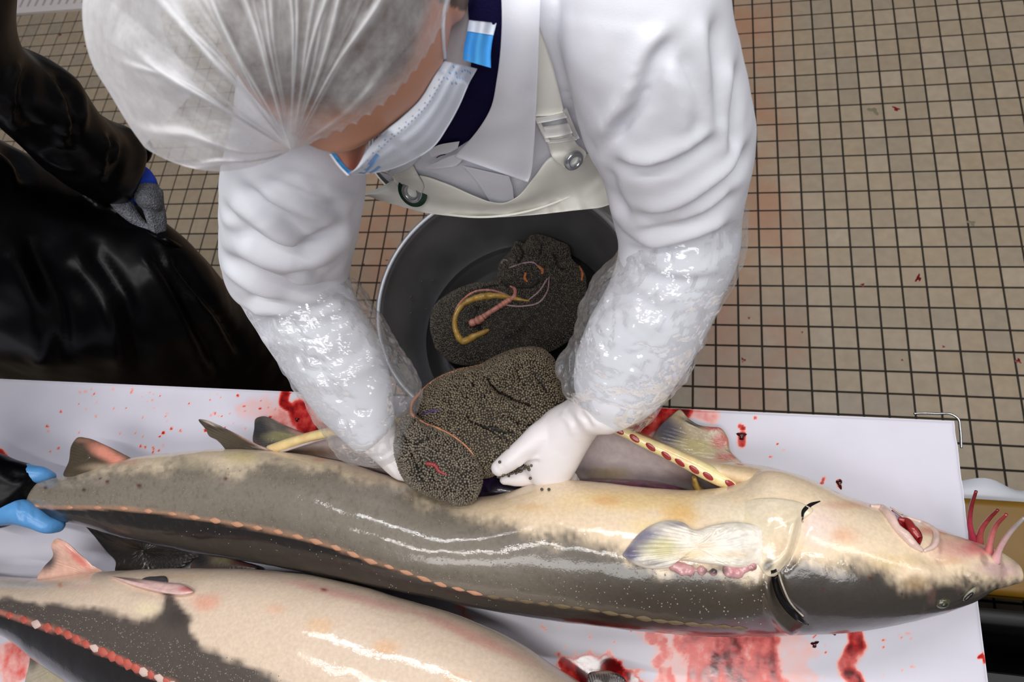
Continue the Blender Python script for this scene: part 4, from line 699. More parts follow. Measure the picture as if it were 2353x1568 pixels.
# ------------------------------------------------------------------ worker in white
def ring_loft(R, n=60, m=64):
    """R rows: z, xc, yc, half width, half depth"""
    R = np.array(R, float); S = spl(R[:, [0, 1, 2, 3, 4]], n, np.r_[0, np.cumsum(np.abs(np.diff(R[:, 0])))]); th = np.arange(m) / m * 2 * np.pi; V = []
    for z, xc, yc, a, b in S: V.append(np.c_[xc + a * np.cos(th), yc + b * np.sin(th), np.full(m, z)])
    return np.concatenate(V), grid_faces(n, m, True).tolist() + [list(range(m))[::-1], list(range((n - 1) * m, n * m))]
p1 = thing('person', 'person in white coat, hairnet and face mask lifting the roe with both hands', 'person', (-.42, -1.05, 0))
tors = ring_loft([(1.49, -.40, -1.40, .06, .06), (1.465, -.40, -1.40, .085, .075), (1.44, -.40, -1.395, .15, .095), (1.39, -.40, -1.385, .18, .11), (1.30, -.405, -1.368, .182, .118), (1.20, -.412, -1.352, .172, .124), (1.13, -.418, -1.335, .166, .122), (1.06, -.42, -1.26, .165, .12), (.97, -.42, -1.12, .17, .12), (.88, -.42, -1.01, .18, .12), (.76, -.42, -.97, .185, .12)])
slR = sil_loft([(1330, -170, 1600, -190, 1.45, .07), (1285, 20, 1672, 10, 1.42, .085), (1300, 170, 1710, 140, 1.37, .085), (1338, 305, 1733, 310, 1.30, .08), (1384, 400, 1716, 392, 1.25, .075), (1405, 490, 1700, 500, 1.19, .07), (1424, 560, 1694, 572, 1.165, .068), (1408, 640, 1660, 655, 1.14, .064), (1352, 745, 1618, 765, 1.115, .058), (1322, 830, 1570, 855, 1.09, .05), (1318, 885, 1510, 930, 1.07, .042), (1330, 915, 1450, 968, 1.055, .034)], 90, 48)
slL = sil_loft([(600, 120, 880, 100, 1.43, .07), (545, 250, 860, 240, 1.41, .08), (514, 350, 850, 350, 1.37, .08), (507, 420, 838, 445, 1.32, .078), (510, 500, 828, 515, 1.25, .074), (514, 580, 810, 605, 1.18, .07), (540, 655, 806, 650, 1.14, .066), (574, 715, 822, 692, 1.12, .062), (624, 802, 866, 775, 1.09, .056), (684, 890, 892, 850, 1.06, .05), (744, 970, 905, 920, 1.035, .043), (806, 1030, 908, 976, 1.015, .034)], 90, 48)
coat = union([tors, slR, slL], .0036, 14, 'coat')
folds(coat, [([(1548, 83), (1514, 127), (1489, 186), (1474, 235), (1435, 284), (1396, 343)], 11, .010), ([(1651, 314), (1612, 343), (1543, 377), (1474, 392), (1406, 377)], 10, .007), ([(1729, 333), (1695, 392), (1641, 441), (1573, 485), (1504, 505), (1445, 500)], 10, .008), ([(1396, 392), (1416, 456), (1445, 500)], 7, .005), ([(1641, 40), (1651, 196), (1656, 314)], 12, .005), ([(1695, 147), (1690, 245), (1683, 372)], 9, .005), ([(1560, 120), (1610, 250), (1600, 330)], 14, .004), ([(1283, 28), (1327, 37), (1445, 54), (1553, 76)], 4, .0022), ([(1300, 250), (1330, 320), (1375, 355)], 10, .004), ([(1700, 440), (1640, 490), (1560, 525), (1450, 540)], 9, .006), ([(1690, 520), (1600, 560), (1500, 580), (1430, 570)], 8, .005), ([(1660, 640), (1580, 650), (1500, 640)], 9, .004), ([(1450, 600), (1500, 640), (1560, 660), (1640, 690)], 10, .004), ([(1380, 700), (1450, 690), (1540, 740)], 10, .004),
             ([(545, 430), (629, 494), (719, 569)], 10, .007), ([(510, 524), (565, 549), (644, 579), (704, 579), (759, 544), (806, 500)], 10, .009), ([(515, 579), (580, 624), (679, 669), (729, 671), (800, 648)], 9, .009), ([(600, 420), (680, 445), (760, 480), (805, 505)], 10, .006), ([(655, 640), (705, 622), (745, 628)], 8, .005), ([(710, 425), (760, 460), (800, 500)], 5, .004), ([(512, 470), (540, 510), (600, 560)], 7, .005), ([(560, 690), (640, 690), (720, 700), (800, 670)], 9, .006), ([(640, 400), (720, 420), (830, 440)], 7, .004), ([(600, 740), (700, 760), (800, 740)], 12, .004), ([(820, 470), (815, 560), (800, 640)], 8, .004), ([(700, 850), (780, 830), (860, 800)], 12, .004)], (14, .0035), 1.35, 1.3, 6)
bcoat = bvh(coat); obj('coat', coat, M['cloth'], p1)
# trousers and boots, mostly behind the bucket
legs = []
for s in (-1, 1):
    x = -.42 + s * .095
    legs.append(ring_loft([(.92, x, -1.0, .09, .10), (.70, x + s * .01, -.96, .085, .09), (.48, x + s * .02, -.96, .065, .075), (.30, x + s * .02, -.94, .06, .065), (.12, x + s * .02, -.93, .052, .058)], 30, 32))
obj('trousers', union(legs, .008, 4, 'trousers'), M['cloth'], p1)
for s in (-1, 1):
    x = -.42 + s * .115; V, Fc = ring_loft([(.36, x, -.94, .072, .078), (.2, x, -.93, .064, .07), (.1, x, -.96, .058, .11), (.05, x, -.99, .056, .14), (.0, x, -.995, .056, .145)], 24, 32); obj('boot', mesh('boot', V, Fc), M['white_plastic'], p1)
# head
hS = np.array([.99567, .09267, .00666]) @ RC; hF = np.array([-.08934, .93521, .34265]) @ RC; hU = np.array([-.02553, .34176, -.93944]) @ RC
HC = atd(784., -30., .4756) + .007 * hF
def head_pt(s, f, u): return HC + np.asarray(s)[..., None] * hS + np.asarray(f)[..., None] * hF + np.asarray(u)[..., None] * hU
nlat, nlon = 110, 128; e = np.linspace(-math.pi / 2 + .02, math.pi / 2 - .02, nlat)[:, None]; a = np.linspace(-math.pi, math.pi, nlon + 1)[:-1][None]; e, a = np.broadcast_arrays(e, a)
s, f, u = np.cos(e) * np.sin(a) * .077, np.cos(e) * np.cos(a) * .098, np.sin(e) * .118
G = lambda x, w_: np.exp(-(x / w_) ** 2)
jaw = sstep(.0, -1.1, e); s = s * (1 - .28 * jaw); f = np.where(np.cos(a) < 0, f * (1 - .25 * jaw), f)
bumpr = .030 * G(a, .13) * sstep(.12, -.34, e) * sstep(-.62, -.42, e) + .006 * G(a, .5) * G(e - .2, .1) - .011 * G(abs(a) - .38, .17) * G(e - .03, .13) + .006 * G(abs(a) - .55, .2) * G(e + .3, .2) + .008 * G(a, .25) * G(e + .78, .14) + .005 * G(a, .2) * G(e + .62, .08) + .006 * G(abs(a) - .38, .1) * G(e - .02, .07)
s = s + bumpr * np.cos(e) * np.sin(a); f = f + bumpr * np.cos(e) * np.cos(a)
Vh = head_pt(s.ravel(), f.ravel(), u.ravel()); Fh = grid_faces(nlat, nlon, True).tolist() + [list(range(nlon))[::-1], list(range((nlat - 1) * nlon, nlat * nlon))]
def ellip(c, ax, sub=3): V0, F0 = ico(sub); return head_pt(*(np.array(c)[:, None] + V0.T * np.array(ax)[:, None])), F0.tolist()
nk0 = head_pt(np.array(.012), np.array(-.015), np.array(-.06)); nk1 = np.array([-.40, -1.40, 1.43]); kk = np.linspace(0, 1, 14)[:, None]
neck = tube(nk0 * (1 - kk) + nk1 * kk, .062, 32)
core = ring_loft([(1.45, -.40, -1.395, .10, .07), (1.38, -.40, -1.385, .15, .085), (1.2, -.41, -1.35, .14, .09), (1.0, -.42, -1.25, .14, .09)], 20, 32)
body = union([(Vh, Fh), neck, core, ellip((.077, -.012, -.012), (.010, .020, .032)), ellip((-.077, -.012, -.012), (.010, .020, .032))], .0026, 2, 'body')
V = verts(body); loc = (V - HC); ls, lf, lu = loc @ hS, loc @ hF, loc @ hU; C = np.tile(lin(206, 146, 116), (len(V), 1))
hairm = sstep(-.01, .01, np.where(lf > 0, lu - .052 - .25 * lf, lu + .03) - .0 + .006 * fbm(V, 60)) * sstep(.085, .06, lf) * sstep(-.095, -.06, lu)
C += (hairm * .92)[:, None] * (lin(70, 58, 52) - C); C += (.5 * sstep(-.1, .5, fbm(V, 25)))[:, None] * (1 - hairm)[:, None] * (lin(216, 132, 102) - C); C += (sstep(.0, .02, lf - .098) * .5)[:, None] * (lin(222, 120, 104) - C)
C += (.85 * G(np.abs(ls) - .033, .017) * G(lu - .028, .0045) * sstep(.05, .07, lf))[:, None] * (lin(96, 62, 40) - C)
setcol(body, C); ob = obj('body', body, M['skin'], p1); bh = bvh(body)
lash = []
for sd in (-1, 1):
    for k in range(15):
        q = .02 + k * .002; p0 = head_pt(np.array(sd * q), np.array(.0905 - 9 * (q - .033) ** 2), np.array(-.004)); p1_ = head_pt(np.array(sd * (q + .002 * (k - 7) / 7)), np.array(.101 - 9 * (q - .033) ** 2), np.array(-.008)); lash.append(tube([p0, (p0 + p1_) / 2 - hU * .001, p1_], [.0004, .0003, .0001], 5))
V, Fc = join(*lash); obj('eyelashes', mesh('eyelashes', V, Fc), M['hair'], p1, kind='stuff')
# hairnet: fleece fan gathered over the forehead
K = np.array([668., 344.]); nf, nrr = 420, 90; ph = np.linspace(0, 1, nf); farc = spl([(1046, -40), (1066, -160), (1010, -320), (860, -440), (650, -470), (440, -410), (290, -250), (202, -70), (189, 40), (213, 150), (252, 215), (304, 300), (330, 336)], nf)
r = np.linspace(0.0, 1, nrr) ** .9; bow0 = sstep(.16, .0, ph) * 84; bow1 = sstep(.86, 1., ph) * 54
dirv = farc - K; perp = np.c_[-dirv[:, 1], dirv[:, 0]]; perp /= np.linalg.norm(perp, axis=1)[:, None]
U = K[None, None] + r[None, :, None] * dirv[:, None] + np.sin(np.pi * r)[None, :, None] ** .8 * ((bow0 - bow1)[:, None, None] * perp[:, None])
hd = ray_drape(bh, U[..., 0].ravel(), U[..., 1].ravel(), 0)
hm = np.array([hit(bh, x, y)[0] is not None for x, y in U.reshape(-1, 2)[::1]]).reshape(nf, nrr) if False else None
prof = np.sqrt(np.clip(np.sin(np.pi * (.04 + .92 * ph)), 0, 1))[:, None] * np.sqrt(np.clip(np.sin(np.pi * np.clip(.06 + .90 * r, 0, 1)), 0, 1))[None]
base = .500 - .03 * (r[None] * 0 + 0) - .138 * prof
hd = hd.reshape(nf, nrr); d = base.copy(); dist = np.abs(hd - base) ; hs = hd - .005
inb = np.zeros((nf, nrr), bool); flatU = U.reshape(-1, 2)
for i, (x, y) in enumerate(flatU): inb.flat[i] = bh.ray_cast(Vector(CAM), Vector(rays(x, y)).normalized())[0] is not None
d = np.where(inb, np.minimum(d, hs), d)
for _ in range(6): p_ = np.pad(d, 1, mode='edge'); dn = (p_[:-2, 1:-1] + p_[2:, 1:-1] + p_[1:-1, :-2] + p_[1:-1, 2:]) / 4; d = np.where(inb, np.minimum(dn, hs), dn)
rp = np.random.default_rng(21); cen = np.sort(np.r_[rp.uniform(.05, .98, 26), .30, .36, .45, .52, .60, .68, .8]); wdt = rp.uniform(.004, .012, len(cen)); st_ = rp.uniform(.3, 1, len(cen)); ext = rp.uniform(.45, 1.1, len(cen)); drift = rp.uniform(-.05, .05, len(cen))
ridge = np.zeros((nf, nrr))
for c_, w_, q_, e_, g_ in zip(cen, wdt, st_, ext, drift):
    x_ = ph[:, None] - c_ - g_ * r[None] - .01 * np.sin(r * 9 + c_ * 40)[None]; ridge = np.maximum(ridge, q_ * np.exp(-(x_ / (w_ * (.6 + 1.1 * r[None]))) ** 2) * sstep(e_, e_ - .35, r)[None] * sstep(.02, .1, r)[None])
big = np.interp(ph, np.linspace(0, 1, 18), rp.uniform(-1, 1, 18))[:, None]
d = d - .008 * ridge * (.4 + .6 * r)[None] - .007 * (big + 1) * sstep(.05, .5, r)[None] * sstep(1., .8, r)[None]
d -= .005 * (1 + fbm(np.c_[ph.repeat(nrr) * 16, np.tile(r, nf) * 5], 1, 4).reshape(nf, nrr)) * sstep(.08, .35, r)[None]
Vn = atd(U[..., 0], U[..., 1], d)
fri = sstep(.03, 0, ph)[:, None] * np.abs(np.sin(r * 46))[None]; Vn = Vn - (fri * .003)[..., None] * hF
back = []
for q, (sh, dd_) in enumerate(((.03, .02), (.1, .045), (.22, .07), (.4, .085))):
    cc = farc + (np.array([640., 0.]) - farc) * sh; back.append(atd(cc[:, 0], cc[:, 1], d[:, -1] + dd_))
Vall = np.concatenate([Vn, np.stack(back, 1)], 1); me = mesh('hairnet', Vall.reshape(-1, 3), grid_faces(nf, nrr + 4).tolist())
op = np.concatenate([(.62 * ridge - .1) + .45 * sstep(.16, .02, r)[None] + .34 * sstep(.5, .95, ph)[:, None] + .2 * sstep(.05, 0, ph)[:, None] + .16 * sstep(.7, 1., r)[None], np.full((nf, 4), .5)], 1).reshape(-1); setcol(me, np.c_[op, op, op], 'op'); obj('hairnet', me, M['hairnet'], p1)
# face mask
T = spl([(1022, 140), (1003, 168), (962, 233), (921, 272), (872, 312), (840, 350), (814, 390), (800, 400)], 70); B = spl([(1097, 158), (1078, 192), (1058, 238), (1030, 290), (998, 336), (950, 368), (890, 392), (806, 404)], 70)
dT = ray_drape(bh, T[:, 0], T[:, 1], 0) - .004; ker = np.ones(9) / 9; dT = np.convolve(np.pad(dT, 4, mode='edge'), ker, 'valid'); dT = np.minimum(dT, .5)
t = np.linspace(0, 1, 26); Gm = T[:, None] * (1 - t)[None, :, None] + B[:, None] * t[None, :, None]; dm = dT[:, None] + .05 * t[None] ** 1.3 - .008 * np.sin(np.pi * t)[None] + .0012 * np.sin(t * 22)[None] * np.linspace(1, .3, 70)[:, None]
dh = ray_drape(bh, Gm[..., 0].ravel(), Gm[..., 1].ravel(), 0).reshape(dm.shape) - .003; dm = np.minimum(dm, np.where(dh > dm - .06, dh, dm))
P = atd(Gm[..., 0].ravel(), Gm[..., 1].ravel(), dm.ravel()); P2 = atd(Gm[..., 0].ravel(), Gm[..., 1].ravel(), dm.ravel() + .0012); V, Fc = shell(P, P2, 70, 26); mk = mesh('face_mask', V, Fc); fm = obj('face_mask', mk, M['mask'], p1, 'white surgical mask'); bm_ = bvh(mk)
T2 = spl([(758, 352), (766, 364), (782, 384), (800, 402)], 20); B2 = spl([(770, 352), (786, 372), (800, 388), (812, 398)], 20); V, Fc = strip(bh, T2, B2, 20, 6, .002, .001); obj('mask_far_side', mesh('mask_far_side', V, Fc), M['mask_blue'], fm)
V, Fc = strip(bh, T2 + [-3, 2], T2 + [3, 1], 20, 3, .004, .001); obj('mask_far_rim', mesh('mask_far_rim', V, Fc), M['mask'], fm)
mdk = []
for off in (8, 15):
    L = spl(np.array([(1014, 160), (962, 243), (921, 282), (872, 324), (842, 358), (818, 392)], float) + [off * .75, off * .55], 60)
    for k in range(2, 58, 2):
        if off == 8 and k % 4: continue
        h0, _ = hitf(bm_, *L[k]); h1, _ = hitf(bm_, *(L[k] * .4 + L[k + 1] * .6)); mdk.append(tube([h0, h1], .0005, 5))
V, Fc = join(*mdk); obj('weld_marks', mesh('weld_marks', V, Fc), M['stitch'], fm, kind='stuff')
for eA, eB in (([(864, 352), (846, 372), (822, 398)], [(872, 358), (860, 378), (838, 400)]), ([(868, 380), (856, 390), (846, 396)], [(876, 384), (866, 392), (852, 399)])):
    V, Fc = strip(bm_, eA, eB, 14, 5, .0006, .0004); obj('blue_print', mesh('blue_print', V, Fc), M['mask_ink'], fm)
dsh = []
for (u, v) in [(1040, 150), (1046, 164), (1032, 165), (1026, 178), (1060, 160), (1066, 158), (1072, 160), (1078, 164), (1048, 175), (1054, 176), (1060, 178), (1036, 188), (1046, 188)]:
    h0, _ = hitf(bm_, u, v); h1, _ = hitf(bm_, u + 3, v + 5); dsh.append(tube([h0, h1], .0005, 5))
V, Fc = join(*dsh); obj('printed_code', mesh('printed_code', V, Fc), M['mask_ink'], fm, kind='stuff')
dfl = dT[0] + .012; eA = spl([(1078, 46), (1072, 80), (1066, 110), (1064, 138)], 30); eB = spl([(1141, 53), (1132, 90), (1128, 120), (1128, 156)], 30); t = np.linspace(0, 1, 16); Gf = (eA[:, None] * (1 - t)[None, :, None] + eB[:, None] * t[None, :, None]).reshape(-1, 2); dq = dfl + .004 * np.sin(np.tile(t, 30) * 9) + .01 * np.tile(t, 30)
for nm, sl, mt in (('mask_fold_edge', slice(0, 9), M['mask']), ('mask_fold', slice(8, 30), M['mask_blue'])):
    k = Gf.reshape(30, 16, 2)[sl].reshape(-1, 2); dk_ = dq.reshape(30, 16)[sl].ravel(); n_ = len(k) // 16; V, Fc = shell(atd(k[:, 0], k[:, 1], dk_), atd(k[:, 0], k[:, 1], dk_ + .002), n_, 16); obj(nm, mesh(nm, V, Fc), mt, fm)
L = spl([(1022, 142), (1019, 100), (1018, 60), (1024, 10), (1036, -20)], 30); dl = np.minimum(ray_drape(bh, L[:, 0], L[:, 1], 0), dT[0] + .02) - .003; V, Fc = tube(atd(L[:, 0], L[:, 1], dl), .0013, 8); obj('ear_loop', mesh('ear_loop', V, Fc), M['mask'], fm)
# navy fleece at the neck, collar, lapel
bct = bvh(coat, body)
V, Fc = strip(bct, [(1070, -60), (1078, 60), (1082, 150), (1062, 230), (1030, 292), (985, 348)], [(1160, -60), (1158, 60), (1150, 180), (1135, 255), (1105, 300), (1045, 344)], 60, 16, .006, .004, 3); obj('fleece_collar', mesh('fleece_collar', V, Fc), M['navy'], p1)
V, Fc = strip(bct, [(1150, -60), (1153, 60), (1142, 180), (1127, 250), (1100, 296), (1072, 330), (1044, 360)], [(1244, -60), (1238, 100), (1232, 250), (1226, 350), (1222, 390), (1219, 404), (1213, 419)], 70, 26, .016, .003, 6, lift=lambda u, v: .010 * np.sin(np.pi * np.clip(v, 0, 1)) * u + .006 * v); obj('collar', mesh('collar', V, Fc), M['cloth'], p1)
V, Fc = strip(bct, [(984, 346), (1006, 334), (1034, 328), (1056, 325)], [(990, 362), (1012, 356), (1036, 350), (1052, 340)], 24, 8, .014, .003, 3); obj('collar_stand', mesh('collar_stand', V, Fc), M['cloth'], p1)
V, Fc = strip(bct, [(976, 385), (1004, 372), (1030, 360), (1054, 352)], [(980, 388), (1020, 386), (1050, 380), (1062, 368)], 24, 8, .012, .003, 3); obj('collar', mesh('collar', V, Fc), M['cloth'], p1)
V, Fc = strip(bct, [(890, 399), (905, 385), (930, 371), (964, 357)], [(894, 401), (920, 397), (942, 386), (966, 358)], 24, 8, .012, .003, 3); obj('collar', mesh('collar', V, Fc), M['cloth'], p1)
V, Fc = strip(bct, [(1002, 362), (1012, 356), (1024, 354)], [(1003, 364), (1012, 359), (1024, 356)], 12, 3, .0155, .001); obj('button_slit', mesh('button_slit', V, Fc), M['dark'], p1)
V, Fc = strip(bct, [(1060, 380), (1080, 400), (1110, 440), (1130, 470)], [(1170, 405), (1178, 430), (1182, 460), (1186, 470)], 30, 14, .008, .002, 3); obj('front_placket', mesh('front_placket', V, Fc), M['cloth'], p1)
# bib apron
ta = [(832, 446), (875, 430), (902, 415), (930, 406), (959, 403), (1021, 420), (1090, 450), (1125, 463), (1159, 466), (1184, 455), (1228, 406), (1267, 360), (1305, 352), (1345, 354), (1376, 352), (1388, 356)]
ba = [(846, 452), (870, 460), (900, 469), (930, 477), (960, 486), (1010, 494), (1080, 500), (1120, 500), (1160, 499), (1190, 497), (1240, 493), (1285, 488), (1320, 484), (1350, 481), (1385, 476), (1402, 470)]
sag = lambda u, v: .022 * np.exp(-((u - .5) / .16) ** 2) * (1 - v) + .010 * np.sin(np.pi * v) + .004 * np.sin(u * 21 + v * 3) * v
btor = bvh(mesh('tmp', *tors)); ta = [(812, 452)] + ta + [(1410, 350), (1440, 356)]; ba = [(818, 456)] + ba + [(1425, 462), (1450, 452)]
V, Fc = strip(btor, ta, ba, 110, 26, .011, .0022, 8, sag); bib = mesh('apron_bib', V, Fc); ap = obj('apron_bib', bib, M['cream_vinyl'], p1); bbib = bvh(bib)
th = np.linspace(math.pi * 1.02, math.pi * 1.98, 60); Rr = np.array([(1.155, -.415, -1.343, .172, .140), (1.12, -.417, -1.322, .174, .136), (1.06, -.42, -1.262, .178, .128), (.97, -.42, -1.122, .185, .126), (.88, -.42, -1.012, .195, .126), (.76, -.42, -.972, .20, .126), (.6, -.42, -.96, .205, .126)]); Rr = spl(Rr, 40, np.r_[0, np.cumsum(-np.diff(Rr[:, 0]))])
V = np.concatenate([np.c_[q[1] + q[3] * np.cos(th), q[2] + q[4] * np.sin(th) - .004 * np.sin(th * 14) * (1.15 - q[0]), np.full(60, q[0])] for q in Rr]); V2 = V + [0, .003, 0]; V, Fc = shell(V, V2, 40, 60); obj('apron_skirt', mesh('apron_skirt', V, Fc), M['cream_vinyl'], p1)
bc2 = bvh(coat, bib)
V, Fc = strip(bc2, [(1150, -60), (1175, 40), (1200, 150), (1229, 268)], [(1212, -60), (1235, 45), (1264, 130), (1298, 264)], 50, 12, .006, .002, 4); obj('shoulder_strap', mesh('shoulder_strap', V, Fc), M['cream_vinyl'], p1)
V, Fc = strip(bc2, [(1240, 300), (1256, 326), (1270, 362), (1296, 386)], [(1312, 300), (1322, 326), (1347, 354), (1338, 376)], 30, 12, .006, .002, 4); obj('shoulder_strap', mesh('shoulder_strap', V, Fc), M['cream_vinyl'], p1)
V, Fc = strip(bc2, [(894, 396), (908, 420), (922, 442), (938, 458)], [(948, 376), (962, 404), (974, 428), (966, 452)], 30, 12, .006, .002, 4); obj('shoulder_strap', mesh('shoulder_strap', V, Fc), M['cream_vinyl'], p1)
V, Fc = strip(bc2, [(700, 250), (780, 330), (860, 390), (902, 404)], [(760, 220), (840, 300), (910, 360), (948, 376)], 30, 10, .006, .002, 4); obj('shoulder_strap', mesh('shoulder_strap', V, Fc), M['cream_vinyl'], p1)
bk_ = [strip(bc2, a_, b_, 16, 6, .012, .004, 3) for a_, b_ in (([(1228, 270), (1262, 266), (1296, 258)], [(1234, 284), (1268, 278), (1304, 270)]), ([(1252, 322), (1284, 320), (1318, 312)], [(1258, 330), (1290, 327), (1326, 322)]), ([(1229, 270), (1240, 296), (1254, 326)], [(1238, 270), (1250, 296), (1264, 326)]), ([(1292, 252), (1306, 286), (1322, 322)], [(1302, 248), (1316, 282), (1332, 318)]), ([(1240, 292), (1272, 288), (1306, 282)], [(1252, 318), (1284, 314), (1316, 306)]))]
V, Fc = join(*bk_); obj('strap_buckle', mesh('strap_buckle', V, Fc), M['white_plastic'], p1, 'white plastic strap buckle')
bc3 = bvh(coat, bib, *[o.data for o in p1.children if o.name.startswith('shoulder_strap')])
def grommet(u, v, R, nm='eyelet', extra=True):
    h, nn = hitf(bc3, u, v, .75); h = h + (CAM - h) / np.linalg.norm(CAM - h) * (.006 if not extra else .001)
    hs_ = [hitf(bc3, u + R * math.cos(a_), v + R * math.sin(a_), .75)[1] for a_ in np.arange(6)]; nn = np.mean(hs_, 0); nn /= np.linalg.norm(nn); nn = nn if nn @ (CAM - h) > 0 else -nn
    x = np.cross(nn, [0, 0, 1.]); x /= np.linalg.norm(x); y = np.cross(nn, x); k = R * depth(h) / F
    def lay(prof): V, Fc = lathe(prof, 40); return h + V[:, :1] * x + V[:, 1:2] * y + V[:, 2:] * nn, Fc
    V, Fc = lay([(k * .52, .0005), (k * .52, .0035), (k * .58, .005), (k * .72, .0055), (k * .78, .0042), (k * .86, .0048), (k * .95, .0042), (k, .0025), (k, .0005)]); e_ = obj(nm, mesh(nm, V, Fc), M['steel'], p1, 'steel eyelet ring')
    V, Fc = lay([(.0001, .001), (k * .54, .001), (k * .54, .002)]); obj('eyelet_hole', mesh('eyelet_hole', V, Fc), M['white_plastic'], e_)
    if extra: V, Fc = lay([(k * .5, .0006), (k * 1.38, .0006), (k * 1.38, .0016), (k * .5, .0016)]); obj('backing_washer', mesh('backing_washer', V, Fc), M['green'], e_)
grommet(949, 440, 27); grommet(1316, 367, 24, extra=False)
# clear oversleeves
def sleeve(nm, stn, n, m, amp, lab):
    V, Fc = sil_loft(stn, n, m, cap=False); me = mesh(nm, V, Fc); Nn = normals(me); cr = 1 - np.abs(fbm(V * [1, 1, 1], 22, 3)) * 2.4; cr2 = 1 - np.abs(fbm(V + 5, 52, 2)) * 2.2; lo = fbm(V + 9, 9, 2)
    edge_ = (np.minimum(np.arange(n), np.arange(n)[::-1]) / 10.).clip(0, 1).repeat(m); D = amp * (.9 * np.clip(cr, -1, 1) + .45 * np.clip(cr2, -1, 1)) * (.6 + .4 * edge_) + .005 * lo + .0016 * fbm(V + 3, 75, 2)
    setverts(me, V + Nn * D[:, None]); me.polygons.foreach_set('use_smooth', [False] * len(me.polygons)); o = obj(nm, me, M['film'], p1, lab); return o
sleeve('plastic_oversleeve', [(1412, 478, 1712, 470, 1.195, .082), (1424, 530, 1714, 540, 1.175, .08), (1412, 590, 1704, 590, 1.16, .08), (1366, 640, 1672, 668, 1.14, .08), (1326, 710, 1640, 740, 1.12, .076), (1304, 780, 1612, 815, 1.10, .07), (1272, 840, 1578, 872, 1.08, .064), (1276, 890, 1540, 915, 1.065, .056), (1298, 925, 1510, 955, 1.055, .048), (1350, 955, 1478, 988, 1.045, .036)], 190, 150, .0036, 'clear plastic oversleeve on the right-hand arm')
sleeve('plastic_oversleeve', [(556, 690, 822, 640, 1.13, .078), (580, 735, 858, 695, 1.12, .078), (622, 800, 896, 760, 1.10, .074), (660, 870, 932, 812, 1.08, .07), (704, 930, 962, 860, 1.06, .066), (735, 990, 975, 910, 1.045, .06), (766, 1040, 958, 962, 1.03, .052), (806, 1068, 946, 1004, 1.02, .042), (850, 1072, 940, 1030, 1.012, .034)], 190, 150, .0036, 'clear plastic oversleeve on the left-hand arm')
# gloved hands
def tub2(stn, n=24, m=20): return sil_loft(stn, n, m, capk=.9)
gR = union([tub2([(1330, 905, 1425, 985, 1.06, .03), (1296, 928, 1386, 986, 1.045, .03), (1262, 946, 1368, 1004, 1.035, .03), (1232, 972, 1348, 1038, 1.025, .029), (1212, 1008, 1328, 1074, 1.015, .028), (1206, 1046, 1308, 1106, 1.004, .026)], 40, 28), tub2([(1262, 948, 1290, 1030, 1.035, .02), (1222, 976, 1256, 1040, 1.036, .017), (1186, 1012, 1214, 1056, 1.036, .0145), (1154, 1042, 1182, 1080, 1.034, .013), (1134, 1062, 1158, 1092, 1.030, .011)]),
            tub2([(1290, 1056, 1290, 1112, 1.0, .016), (1246, 1062, 1250, 1116, .998, .0145), (1208, 1070, 1212, 1118, .996, .0135), (1178, 1080, 1182, 1118, .994, .012), (1156, 1092, 1162, 1114, .992, .010)]), tub2([(1300, 1070, 1296, 1120, .985, .014), (1250, 1080, 1250, 1128, .975, .013), (1200, 1090, 1206, 1134, .965, .012), (1160, 1100, 1166, 1132, .958, .010)]), tub2([(1310, 1084, 1306, 1130, .975, .013), (1260, 1096, 1262, 1140, .962, .012), (1215, 1106, 1218, 1144, .952, .011)]), tub2([(1318, 1096, 1316, 1134, .966, .011), (1280, 1110, 1282, 1146, .952, .010), (1246, 1116, 1248, 1146, .945, .009)])], .0022, 5, 'glove')
folds(gR, [([(1296, 940), (1320, 970), (1330, 1000)], 6, .002), ([(1330, 945), (1350, 968), (1362, 990)], 5, .002), ([(1350, 930), (1368, 955), (1378, 975)], 5, .002), ([(1138, 1062), (1146, 1078), (1158, 1090)], 3, .0009), ([(1144, 1056), (1154, 1072), (1166, 1086)], 3, .0008), ([(1240, 1060), (1225, 1062), (1190, 1080)], 4, .003)], (60, .0006))
g1 = obj('glove', gR, M['glove'], p1, 'white latex glove gripping the roe with the thumb'); 
gL = union([tub2([(800, 1010, 900, 950, 1.02, .03), (860, 1058, 930, 1010, 1.005, .028), (884, 1080, 960, 1040, .998, .028), (910, 1100, 1000, 1060, .99, .027), (950, 1110, 1030, 1070, .982, .024)], 30, 26)] + [tub2([(960, 1064 + 16 * k, 964, 1092 + 16 * k, .985 - .008 * k, .012), (1010, 1070 + 15 * k, 1012, 1098 + 15 * k, .98 - .008 * k, .0115), (1050, 1074 + 15 * k, 1054, 1100 + 15 * k, .975 - .007 * k, .011), (1082, 1080 + 14 * k, 1086, 1100 + 14 * k, .97 - .007 * k, .009)]) for k in range(4)] + [tub2([(900, 1030, 940, 1062, 1.0, .017), (940, 1000, 972, 1030, .998, .015), (975, 985, 1000, 1010, .994, .012)])], .0024, 5, 'glove')
folds(gL, [([(905, 1050), (925, 1070), (945, 1100)], 4, .0015), ([(895, 1062), (912, 1082), (928, 1104)], 4, .0015)], (60, .0006)); obj('glove', gL, M['glove'], p1, 'white latex glove half hidden under the roe')
